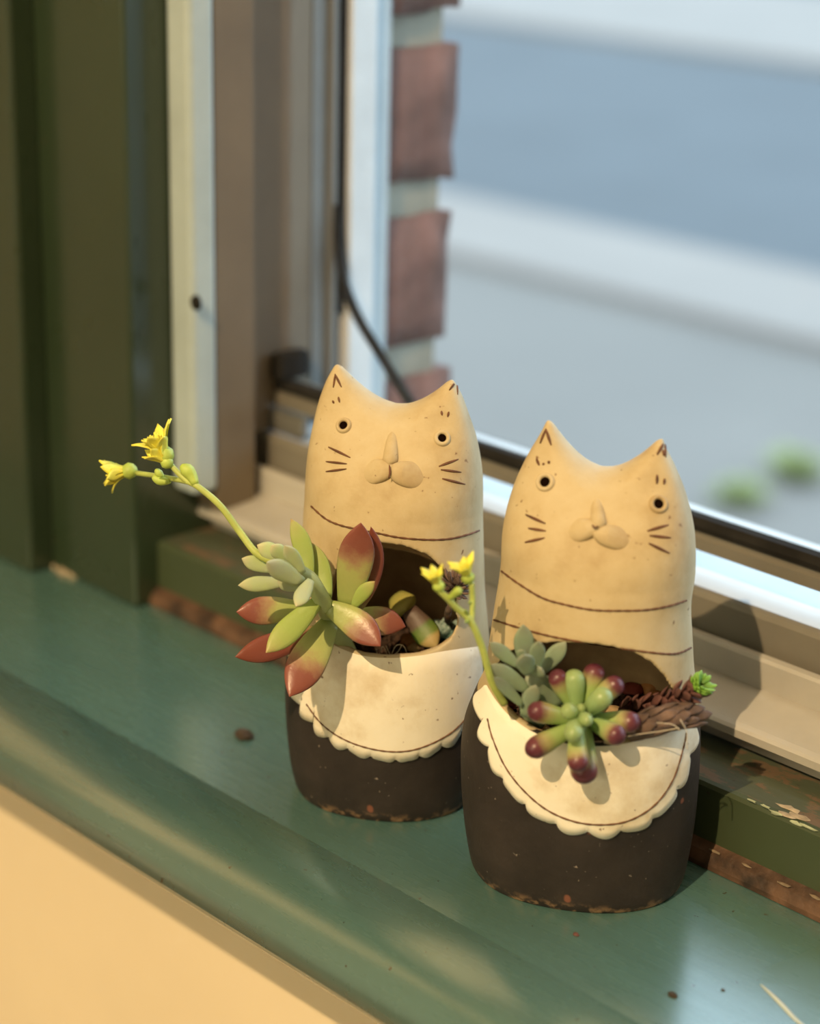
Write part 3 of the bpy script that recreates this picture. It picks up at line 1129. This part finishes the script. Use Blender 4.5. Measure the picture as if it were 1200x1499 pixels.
TAN, ORG, RED, GRY, PNK = (.52, .36, .19), (.50, .23, .08), (.20, .035, .03), (.30, .24, .19), (.50, .30, .24)
GA = 'pebbles on the soil around the jelly-bean succulent'
for px, py, r, c, l in ((952, 1008, .0034, ORG, 'largest rounded orange pebble, at the foot of the arch by the jelly-bean plant'),
                        (935, 992, .0030, ORG, 'rounded orange pebble just behind the largest one near the arch'),
                        (925, 1010, .0028, RED, 'dark red pebble touching an upper purple-tipped jelly-bean leaf'),
                        (925, 1035, .0032, RED, 'dark red pebble at the root of the trailing stonecrop stem'),
                        (945, 1032, .0028, RED, 'dark red pebble half under the trailing stonecrop stem'),
                        (898, 1042, .0029, TAN, 'tan pebble beside the jelly-bean succulent'),
                        (885, 1052, .0021, GRY, 'small greyish pebble touching the tan one beside the jelly-bean plant'),
                        (838, 972, .0014, PNK, 'larger of two tiny pink stone chips at the back of the soil'),
                        (848, 978, .0012, PNK, 'smaller of two tiny pink stone chips at the back of the soil'),
                        (960, 1022, .0024, ORG, 'small orange pebble squeezed between arch foot and trailing stonecrop'),
                        (905, 985, .0025, GRY, 'greyish pebble below the dark green stonecrop sprout'),
                        (780, 1060, .0028, TAN, 'larger tan pebble against the rim under the grey-green rosette'),
                        (798, 1068, .0020, TAN, 'smaller tan pebble against the rim under the grey-green rosette'),
                        (745, 1030, .0024, RED, 'dark red pebble under the grey-green rosette')):
    pebble(px, py, ZSA, r, c, l, GA)
GB = 'pebbles on the soil around the red-tipped rosette'
for px, py, r, c, l in ((620, 873, .0030, ORG, 'larger orange pebble on the soil behind the yellowing stubby leaf'),
                        (607, 865, .0022, ORG, 'small orange pebble against the back wall behind the yellowing stubby leaf'),
                        (600, 940, .0030, ORG, 'orange pebble under the fallen half-brown leaf'),
                        (607, 950, .0022, TAN, 'tan pebble against the inner rim by the red-tipped rosette'),
                        (575, 895, .0024, RED, 'dark red pebble beside the yellowing stubby leaf'),
                        (563, 880, .0026, RED, 'dark red pebble behind the small upright leaf of the red-tipped rosette'),
                        (672, 880, .0018, ORG, 'small orange pebble under the dried brown seed head'),
                        (640, 880, .0024, GRY, 'greyish pebble at the back of the soil by the red-tipped rosette')):
    pebble(px, py, ZSB, r, c, l, GB)

# ------------------------------------------------------------------ plants
G1, G2 = (0.20, 0.34, 0.075), (0.38, 0.47, 0.14)
M['jelly'] = leaf_mat('jelly_bean_leaf', [(0.0, (0.27, 0.42, 0.13)), (0.45, (0.36, 0.47, 0.17)), (0.68, (0.37, 0.33, 0.15)), (0.84, (0.15, 0.042, 0.055)), (1.0, (0.10, 0.022, 0.038))], .34, .26)
M['jellyg'] = leaf_mat('jelly_bean_young', [(0.0, (0.25, 0.38, 0.15)), (0.7, (0.32, 0.45, 0.20)), (1.0, (0.28, 0.38, 0.15))], .33, .3)
M['grey'] = leaf_mat('grey_green_leaf', [(0.0, (0.22, 0.32, 0.19)), (0.6, (0.28, 0.38, 0.26)), (1.0, (0.32, 0.35, 0.26))], .5, .4, .14)
M['rosred'] = leaf_mat('red_tipped_leaf', [(0.0, (0.30, 0.38, 0.11)), (0.38, (0.40, 0.43, 0.15)), (0.55, (0.36, 0.23, 0.13)), (0.72, (0.25, 0.085, 0.065)), (1.0, (0.24, 0.07, 0.05))], .34, .42)
M['rosred2'] = leaf_mat('red_leaf', [(0.0, (0.30, 0.25, 0.11)), (0.2, (0.27, 0.12, 0.07)), (0.45, (0.22, 0.065, 0.05)), (1.0, (0.21, 0.055, 0.035))], .36, .4)
M['rosgrn'] = leaf_mat('green_leaf', [(0.0, (0.30, 0.40, 0.10)), (0.6, (0.34, 0.44, 0.11)), (0.9, (0.40, 0.42, 0.14)), (1.0, (0.40, 0.26, 0.12))], .42, .3)
M['rospale'] = leaf_mat('pale_young_leaf', [(0.0, (0.40, 0.50, 0.22)), (0.7, (0.47, 0.56, 0.28)), (1.0, (0.55, 0.50, 0.30))], .5, .3, .25)
M['yellow'] = simple('yellow_petal', (0.80, 0.76, 0.10), .5, .15, 200)
M['bud'] = simple('green_bud', (0.42, 0.54, 0.10), .5, .2, 200)
M['stalk'] = simple('stalk_green', (0.44, 0.52, 0.13), .5, .2, 150)
M['dry'] = simple('dried_brown', (0.135, 0.085, 0.065), .85, .5, 200, .6, 500)
M['dryred'] = simple('dried_red_brown', (0.115, 0.048, 0.042), .75, .5, 200, .4, 500)
M['blueg'] = leaf_mat('blue_green_leaf', [(0, (0.10, 0.17, 0.14)), (.6, (.20, .32, .28)), (1, (.36, .46, .42))], .5, .3)
M['bright'] = leaf_mat('bright_green_leaf', [(0, (0.09, 0.20, 0.03)), (1, (.22, .44, .06))], .45, .3)
M['dkgreen'] = leaf_mat('dark_green_leaf', [(0, (0.03, 0.07, 0.02)), (1, (.09, .20, .05))], .45, .3)
M['root'] = simple('rootlet', (0.55, 0.48, 0.38), .8, .2, 200)


def plant(name, loc, label, group=None):
    e = empty(name, loc)
    return tag(e, label, 'plant', group)


BA, BB = catA.B, catB.B
VIEW = -FWD
# --- jelly-bean succulent, hanging over the rim of the nearer planter
zP = z1(.3, 700, 890)
jel = plant('jelly_bean_succulent', hit(845, 1050, 2, ZSA), 'jelly-bean succulent with fat green leaves and purple tips spilling over a cream bib')
ctr = zP([(492, 520)])[0]
core = at(BA, *ctr, .031)
tube('stem', smooth_path([at(BA, 862, 1062, .014), at(BA, 856, 1060, .022), core], 8), .0017, M['jellyg'], jel)
JL = [  # base, tip, width(px), depth base, depth tip, material
    ((452, 470), (372, 312), 27, .028, .030, 'jelly'),
    ((482, 478), (464, 306), 28, .030, .030, 'jellyg'),
    ((515, 470), (580, 276), 30, .028, .026, 'jelly'),
    ((530, 490), (698, 350), 29, .030, .031, 'jelly'),
    ((525, 510), (625, 420), 29, .033, .040, 'jellyg'),
    ((470, 545), (248, 496), 29, .031, .036, 'jelly'),
    ((462, 585), (240, 705), 31, .033, .042, 'jelly'),
    ((505, 560), (520, 858), 38, .033, .043, 'jelly'),
    ((560, 560), (700, 635), 29, .034, .043, 'jelly'),
    ((565, 545), (785, 560), 30, .031, .037, 'jelly'),
    ((480, 575), (488, 795), 29, .038, .048, 'jelly'),
]
for (b, t, w, d0, d1, mt) in JL:
    a_, b_ = at(BA, *zP([b])[0], d0), at(BA, *zP([t])[0], d1)
    leaf(jel, a_, b_, w * 1.02 / 4950, w / 4950, M[mt], VIEW, 'bean', .05)
for (x, y, rr, d) in ((440, 502, 40, .040), (463, 612, 45, .046), (528, 545, 33, .043), (500, 492, 24, .037)):
    p = at(BA, *zP([(x, y)])[0], d)
    dv = (p - core).normalized()
    leaf(jel, core + dv * .0005, p + dv * .0022, rr * .6 / 4950, rr * .6 / 4950, M['jellyg'], Vector((0, 0, 1)), 'bean', .02)

# --- grey-green rosette + its flower stalk
gro = plant('grey_green_succulent', hit(790, 1050, 2, ZSA), 'dusty grey-green rosette succulent beside the purple-tipped jelly-bean plant')
gc = at(BA, *zP([(262, 330)])[0], .026)
gb0 = at(BA, *zP([(235, 500)])[0], .022)
tube('stem', smooth_path([at(BA, 790, 1058, .016), gb0, gc], 10), .0019, M['grey'], gro)
GL = [((232, 300), (218, 80), 29, .024, .026), ((200, 285), (55, 168), 20, .026, .028), ((300, 320), (428, 165), 24, .026, .028), ((285, 300), (292, 162), 22, .030, .034),
      ((245, 325), (220, 228), 27, .033, .038), ((205, 240), (212, 203), 13, .029, .030), ((248, 405), (58, 275), 25, .027, .031), ((222, 480), (75, 335), 17, .029, .034),
      ((222, 530), (282, 375), 24, .028, .032), ((405, 470), (248, 325), 33, .025, .029), ((265, 325), (310, 300), 22, .029, .034)]
for b, t, w, d0, d1 in GL:
    leaf(gro, at(BA, *zP([b])[0], d0), at(BA, *zP([t])[0], d1), w / 4950, w / 4950 * .38, M['grey'], VIEW, 'spoon', .10)


def flower(par, c, d, R, npet, seed, mat_b=None):
    """calyx cup with petals opening along d; one flower is one mesh per kind"""
    r = random.Random(seed)
    d = d.normalized()
    s, m = frame_of(d, Vector((.2, .1, .95)))
    cup = [c - d * R * .5, c - d * R * .3, c, c + d * R * .45]
    v, f, _ = loft_data(cup, [R * .18, R * .42, R * .52, R * .30], [R * .18, R * .42, R * .52, R * .30], s, 10)
    bud = mesh_obj('calyx', v, f, M['bud'], par)
    V, F = [], []
    for k in range(npet):
        a = 2 * math.pi * k / npet + r.uniform(-.2, .2)
        o = s * math.cos(a) + m * math.sin(a)
        op = r.uniform(.35, .75)
        L = R * r.uniform(1.3, 1.8)
        a0 = c + d * R * .15 + o * R * .25
        tip = a0 + (d * (1 - op * .35) + o * op).normalized() * L
        pts = bez(a0, a0 + d * L * .55 + o * L * .1, tip, 7)
        pr = [LEAF['petal'](i / 6) for i in range(7)]
        w = [max(.04, p) * R * .42 for p in pr]
        v, f, _ = loft_data(pts, w, [R * .06] * 7, o, 6)
        F += [tuple(i + len(V) for i in q) for q in f]
        V += v
    for k in range(6):
        a = 2 * math.pi * k / 6
        o = s * math.cos(a) + m * math.sin(a)
        pts = [c + d * R * .2, c + d * R * .9 + o * R * .2, c + d * R * 1.35 + o * R * .3]
        v, f, _ = loft_data(pts, [R * .03, R * .03, R * .06], [R * .03, R * .03, R * .06], s, 5)
        F += [tuple(i + len(V) for i in q) for q in f]
        V += v
    mesh_obj('petals', V, F, M['yellow'], par)
    return bud


zF = z1(1 / 6, 540, 800)
FP = lambda x, y, d: at(BA, *zF([(x, y)])[0], d)
st = tube('flower_stalk', smooth_path([at(BA, 738, 1030, .028), at(BA, 722, 1003, .030), FP(1045, 1080, .031), FP(990, 880, .032), FP(895, 660, .033), FP(770, 540, .034), FP(690, 455, .035), FP(620, 390, .036)], 40),
          [.00115 - .0003 * i / 39 for i in range(40)], M['stalk'], gro)
tube('flower_branch', smooth_path([FP(893, 655, .033), FP(905, 600, .032), FP(908, 450, .031), FP(900, 320, .031)], 14), .0008, M['stalk'], st)
tube('flower_branch', smooth_path([FP(700, 460, .035), FP(750, 420, .036), FP(800, 375, .037)], 8), [.0007, .0008, .0009, .001, .0011, .0012, .0012, .0008], M['bud'], st)
flower(st, FP(610, 345, .036), FP(560, 260, .036) - FP(620, 390, .036), .0034, 6, 1)
flower(st, FP(868, 270, .031), FP(820, 120, .032) - FP(890, 300, .031), .0038, 6, 2)
for x, y, t in ((840, 560, (870, 600)), (845, 660, (880, 655)), (880, 490, (900, 500))):
    leaf(st, FP(*t, .034), FP(x, y, .036), .0012, .0008, M['bud'], VIEW, 'strap', name='bract', n=6, seg=6)


# --- scale-leaved stems
def scaly(par, path, rad, mat, n, rng, lw, ll, spread=.55, name='leaf', tipmat=None, tipfrom=1.1):
    r = random.Random(rng)
    P = smooth_path(path, 40)
    for k in range(n):
        t = k / n
        i = min(38, int(t * 39))
        p, d = P[i], (P[i + 1] - P[i]).normalized()
        s, m = frame_of(d, Vector((.1, .2, .97)))
        a = k * 2.4
        o = s * math.cos(a) + m * math.sin(a)
        L = ll * r.uniform(.8, 1.2)
        b = p + o * rad * .6
        e = b + (d * (1 - spread) + o * spread).normalized() * L
        leaf(par, b, e, lw * r.uniform(.8, 1.2), lw * .4, tipmat if t > tipfrom and tipmat else mat, o, 'spoon', -.12, name, 7, 6)


tr_ = plant('trailing_stonecrop', hit(940, 1040, 2, ZSA), 'trailing reddish-brown stonecrop stem with a bright green tip leaning over the rim')
tpth = [at(BA, *p, d) for p, d in zip(zP([(690, 500), (780, 480), (880, 470), (960, 440), (1030, 420), (1075, 385)]), (.016, .018, .020, .022, .024, .025))]
tube('stem', smooth_path(tpth, 20), .0010, M['dryred'], tr_)
scaly(tr_, tpth[:5] + [tpth[4] * .6 + tpth[5] * .4], .0012, M['dryred'], 46, 4, .0030, .0048, .45)
g0, g1 = tpth[4] * .35 + tpth[5] * .65, tpth[5] + (tpth[5] - tpth[4]) * .35
scaly(tr_, [g0, (g0 + g1) / 2, g1], .0016, M['bright'], 34, 9, .0021, .0036, .55, 'tip_leaf')

dr = plant('dried_succulent', hit(960, 1060, 2, ZSA), 'dried grey-brown braided succulent stem lying on the rim beside the jelly-bean plant')
dpth = [at(BA, *p, d) for p, d in zip(zP([(720, 612), (780, 585), (860, 558), (930, 540), (985, 528)]), (.031, .031, .030, .029, .027))]
tube('stem', smooth_path(dpth, 20), [.0012 + .0030 * math.sin(math.pi * min(1, .1 + i / 20 * .85)) for i in range(20)], M['dry'], dr)
scaly(dr, dpth, .0038, M['dry'], 44, 6, .0032, .0085, .12, 'dry_leaf')
for p in (((700, 632), (790, 615), (900, 600), (980, 585)), ((870, 560), (930, 565), (960, 575), (985, 600)), ((985, 545), (1015, 600), (1018, 660), (1020, 690))):
    tube('rootlet', smooth_path([at(BA, *q, .036) for q in zP(p)], 16), .00016, M['root'], dr, 5)

sp = plant('stonecrop_sprout', hit(884, 968, 2, ZSA), 'tiny dark green stonecrop sprout in the shaded back of the soil')
s0 = hit(884, 985, 2, ZSA)
s1 = s0 + Vector((0, 0, .009))
tube('stem', [s0 - Vector((0, 0, .001)), (s0 + s1) / 2, s1], .0008, M['dkgreen'], sp)
scaly(sp, [s0 + Vector((0, 0, .003)), (s0 + s1) / 2 + Vector((0, 0, .002)), s1 + Vector((0, 0, .001))], .0011, M['dkgreen'], 30, 12, .0020, .0034, .6)

# --- red-tipped rosette of the farther planter
zR = z1(.225, 330, 750)
ros = plant('red_tipped_succulent', hit(500, 950, 2, ZSB), 'large rosette succulent with red-tipped leaves and a long stalk of yellow flowers')
RP = lambda x, y, d: at(BB, *zR([(x, y)])[0], d)
RL = [  # base, tip, width z, d0, d1, mat, kind, thick, bend, sidebend
    ((780, 610), (880, 68), 215, .037, .041, 'rosred', .34, .10, .03),
    ((850, 640), (945, 92), 118, .033, .036, 'rosred2', .6, .06, .20),
    ((800, 640), (972, 448), 88, .037, .040, 'rosgrn', .5, .06, -.05),
    ((655, 610), (1008, 872), 185, .038, .046, 'rosred', .42, .12, -.10),
    ((800, 690), (1172, 745), 175, .030, .030, 'rosred', .5, .05, -.08),
    ((690, 700), (415, 1200), 230, .034, .050, 'rosred', .40, .08, .02),
    ((610, 570), (262, 915), 150, .040, .052, 'rosgrn', .5, .10, .0),
    ((600, 770), (62, 940), 165, .032, .042, 'rosred2', .45, .06, -.04),
    ((490, 620), (70, 648), 172, .030, .034, 'rosred', .45, .06, -.02),
    ((660, 580), (545, 190), 120, .032, .024, 'rosgrn', .4, .08, .10),
    ((545, 430), (425, 42), 115, .032, .026, 'rosgrn', .4, .08, .10),
]
for b, t, w, d0, d1, mt, th, bd, sb in RL:
    leaf(ros, RP(*b, d0), RP(*t, d1), w * .225 / 4500, w * .225 / 4500 * th, M[mt], VIEW, 'spoon', bd, sidebend=sb, n=16, seg=14)
stem = [at(BB, 512, 965, .020), RP(700, 720, .026), RP(650, 620, .036), RP(560, 450, .044), RP(430, 360, .046)]
tube('stem', smooth_path(stem, 24), [.0034 - .0012 * i / 23 for i in range(24)], simple('pale_stem', (0.42, 0.52, 0.25), .5, .15, 150), ros)
UL = [((500, 455), (268, 325), 128, .050, .058), ((505, 395), (385, 215), 92, .050, .054), ((395, 305), (205, 212), 108, .046, .046), ((300, 375), (105, 300), 92, .045, .046),
      ((385, 455), (82, 475), 96, .046, .050), ((555, 440), (458, 612), 98, .050, .058), ((395, 305), (300, 215), 95, .048, .050), ((480, 490), (340, 430), 110, .045, .048),
      ((480, 380), (420, 330), 70, .048, .052)]
for b, t, w, d0, d1 in UL:
    leaf(ros, RP(*b, d0), RP(*t, d1), w * .225 / 4650, w * .225 / 4650 * .55, M['rospale'], VIEW, 'spoon', .10)
zS = z1(.325, 130, 600)
SP = lambda x, y, d: at(BB, *zS([(x, y)])[0], d)
fs = tube('flower_stalk', smooth_path([RP(330, 330, .046), SP(755, 645, .045), SP(680, 550, .042), SP(590, 430, .040), SP(490, 345, .038), SP(440, 318, .036), SP(385, 265, .034), SP(350, 220, .033)], 44),
          [.00120 - .0004 * i / 43 for i in range(44)], M['stalk'], ros)
tube('flower_branch', smooth_path([SP(450, 325, .037), SP(400, 315, .030), SP(320, 300, .018), SP(215, 285, .004)], 18), .0008, M['stalk'], fs)
tube('flower_branch', smooth_path([SP(480, 335, .038), SP(455, 285, .036), SP(415, 250, .036)], 8), [.0011, .0013, .0016, .0019, .0021, .002, .0014, .0006], M['bud'], fs)
tube('flower_branch', smooth_path([SP(365, 322, .026), SP(320, 318, .024), SP(288, 300, .024)], 8), [.0007, .001, .0013, .0015, .0015, .0013, .001, .0006], M['bud'], fs)
tube('flower_branch', smooth_path([SP(335, 305, .024), SP(315, 285, .024), SP(303, 266, .024)], 8), [.0005, .0008, .001, .0012, .0012, .001, .0008, .0004], M['bud'], fs)
flower(fs, SP(345, 200, .033), SP(285, 110, .033) - SP(360, 230, .033), .0052, 8, 5)
flower(fs, SP(350, 235, .034), SP(300, 195, .034) - SP(380, 265, .034), .0040, 7, 6)
flower(fs, SP(180, 275, .002), SP(100, 290, 0) - SP(200, 278, 0), .0052, 8, 8)

# --- small things on the far planter's soil
zI = z1(1 / 6, 540, 800)
IP = lambda x, y, d: at(BB, *zI([(x, y)])[0], d)
blu = plant('blue_green_rosette', hit(655, 935, 2, ZSB), 'small blue-grey rosette succulent beside a dried brown seed head')
bc = hit(652, 932, 2, ZSB + .004)
tube('stem', [bc - Vector((0, 0, .005)), bc, bc + Vector((0, 0, .003))], .0014, M['dkgreen'], blu)
rb = random.Random(21)
for k in range(38):
    a = k * 2.4
    el = .15 + 1.2 * k / 38
    L = .0090 - .0045 * k / 38
    d = Vector((math.cos(a) * math.cos(el), math.sin(a) * math.cos(el), math.sin(el)))
    leaf(blu, bc + d * .001, bc + d * L, .0028, .0013, M['blueg'], Vector((0, 0, 1)), 'spoon', .12, n=8, seg=8)
dh = plant('dried_seed_head', hit(668, 895, 2, ZSB), 'dried dark brown seed head beside yellow flowers')
hc = IP(760, 350, .027)
tube('stem', smooth_path([hit(655, 915, 2, ZSB), hc - Vector((0, 0, .008)) - U * .002, hc], 8), .0011, M['dry'], dh)
for k in range(34):
    yv = 1 - 2 * (k + .5) / 34
    a = k * 2.4
    q = math.sqrt(1 - yv * yv)
    d = Vector((math.cos(a) * q, math.sin(a) * q, yv))
    leaf(dh, hc + d * .0010, hc + d * .0058 + Vector((0, 0, .0008)), .0024, .0012, M['dry'], Vector((.3, .2, .9)), 'spoon', .25, 'dry_bract', 7, 6)
M['fallen'] = leaf_mat('fallen_leaf', [(0.0, (0.10, 0.06, 0.05)), (0.38, (0.12, 0.08, 0.06)), (0.48, (0.10, 0.17, 0.03)), (0.68, (0.14, 0.20, 0.04)), (0.78, (0.40, 0.30, 0.12)), (1.0, (0.42, 0.32, 0.14))], .5, .12)
fl = tag(empty('fallen_leaf', hit(618, 925, 2, ZSB)), 'fallen plump leaf, half brown, half green, lying on dark soil', 'leaf')
leaf(fl, IP(350, 560, .014), IP(600, 890, .022), .0085, .006, M['fallen'], VIEW, 'strap', .08)
M['yl'] = leaf_mat('yellowing_leaf', [(0, (.30, .30, .08)), (.5, (.48, .44, .12)), (1, (.46, .42, .12))], .5, .2)
yl = tag(empty('fallen_leaf', hit(590, 890, 2, ZSB)), 'yellowing stubby leaf lying at the back of dark soil', 'leaf')
leaf(yl, IP(240, 440, .002), IP(330, 560, .010), .0095, .006, M['yl'], VIEW, 'strap', .08)
rt = tag(empty('root_threads', hit(570, 955, 2, ZSB)), 'fine pale root threads against the inner rim', 'roots')
for p in (((60, 900), (85, 960), (120, 880), (160, 950)), ((200, 940), (240, 870), (300, 870), (330, 930)), ((150, 870), (190, 950), (250, 930), (290, 860))):
    tube('thread', smooth_path([IP(x, y, .020) for x, y in p], 16), .00014, M['root'], rt, 5)

# ------------------------------------------------------------------ worn patch in the sill paint
M['patch'] = green_paint('dull_sill_paint', (0.080, 0.165, 0.150), 0.30)
pb_ = M['patch'].node_tree.nodes['Principled BSDF']
pb_.inputs['Coat Weight'].default_value = 0.65
pb_.inputs['Coat Roughness'].default_value = 0.25
pb_.inputs['Coat IOR'].default_value = 2.0
pp = [hit(x, y, 2, 0.0) for x, y in px_path([(1112, 1440), (1122, 1418), (1158, 1402), (1215, 1382), (1260, 1400), (1260, 1520), (1190, 1512), (1160, 1482), (1136, 1458), (1112, 1440)], 40)[:-1]]
tag(chip('worn_patch', pp, M['patch'], sill, Z_, .00012), 'dull worn patch in the glossy paint')
tube('patch_edge', [hit(x, y, 2, 0.0001) for x, y in px_path([(1113, 1441), (1128, 1455), (1146, 1473), (1166, 1494), (1190, 1512)], 16)], [.0002 + .0004 * math.sin(math.pi * i / 15) for i in range(16)], simple('pale_paint_edge', (.55, .62, .62), .5), sill, 6)

# ------------------------------------------------------------------ small debris on the sill
M['crumb'] = simple('dark_crumb', (0.045, 0.03, 0.02), .9, .4, 200)


def crumb(px, py, r, label, mat='crumb', z=0.0, group=None):
    c = hit(px, py, 2, z)
    rr = random.Random(int(px + py * 3))
    bm = bmesh.new()
    bmesh.ops.create_icosphere(bm, subdivisions=2, radius=r)
    for v in bm.verts:
        v.co = Vector((v.co.x * 1.3, v.co.y, max(v.co.z * .6, -r * .3))) * rr.uniform(.75, 1.2)
        v.co += c + Vector((0, 0, r * .3))
    me = bpy.data.meshes.new('crumb')
    bm.to_mesh(me)
    bm.free()
    me.materials.append(M[mat])
    o = bpy.data.objects.new('crumb', me)
    COL.objects.link(o)
    return tag(o, label, 'debris', group)


crumb(357, 1080, .0030, 'dark soil lump on the green sill in front of the red-tipped rosette planter')
crumb(985, 1458, .0011, 'dark brown crumb on the green sill near the front edge')
crumb(843, 1369, .0008, 'tiny reddish crumb on the sill right below the black base', 'dryred')
crumb(1058, 1450, .0005, 'tiny dark speck on the pale sheen of the sill')
for px, py, r in ((95, 838, .0030), (110, 842, .0034), (122, 838, .0024), (84, 832, .0022), (130, 846, .0020)):
    crumb(px, py, r, 'tan crumb of old filler at the foot of the green jamb', 'chip', 0.0, 'crumbs at the foot of the jamb')
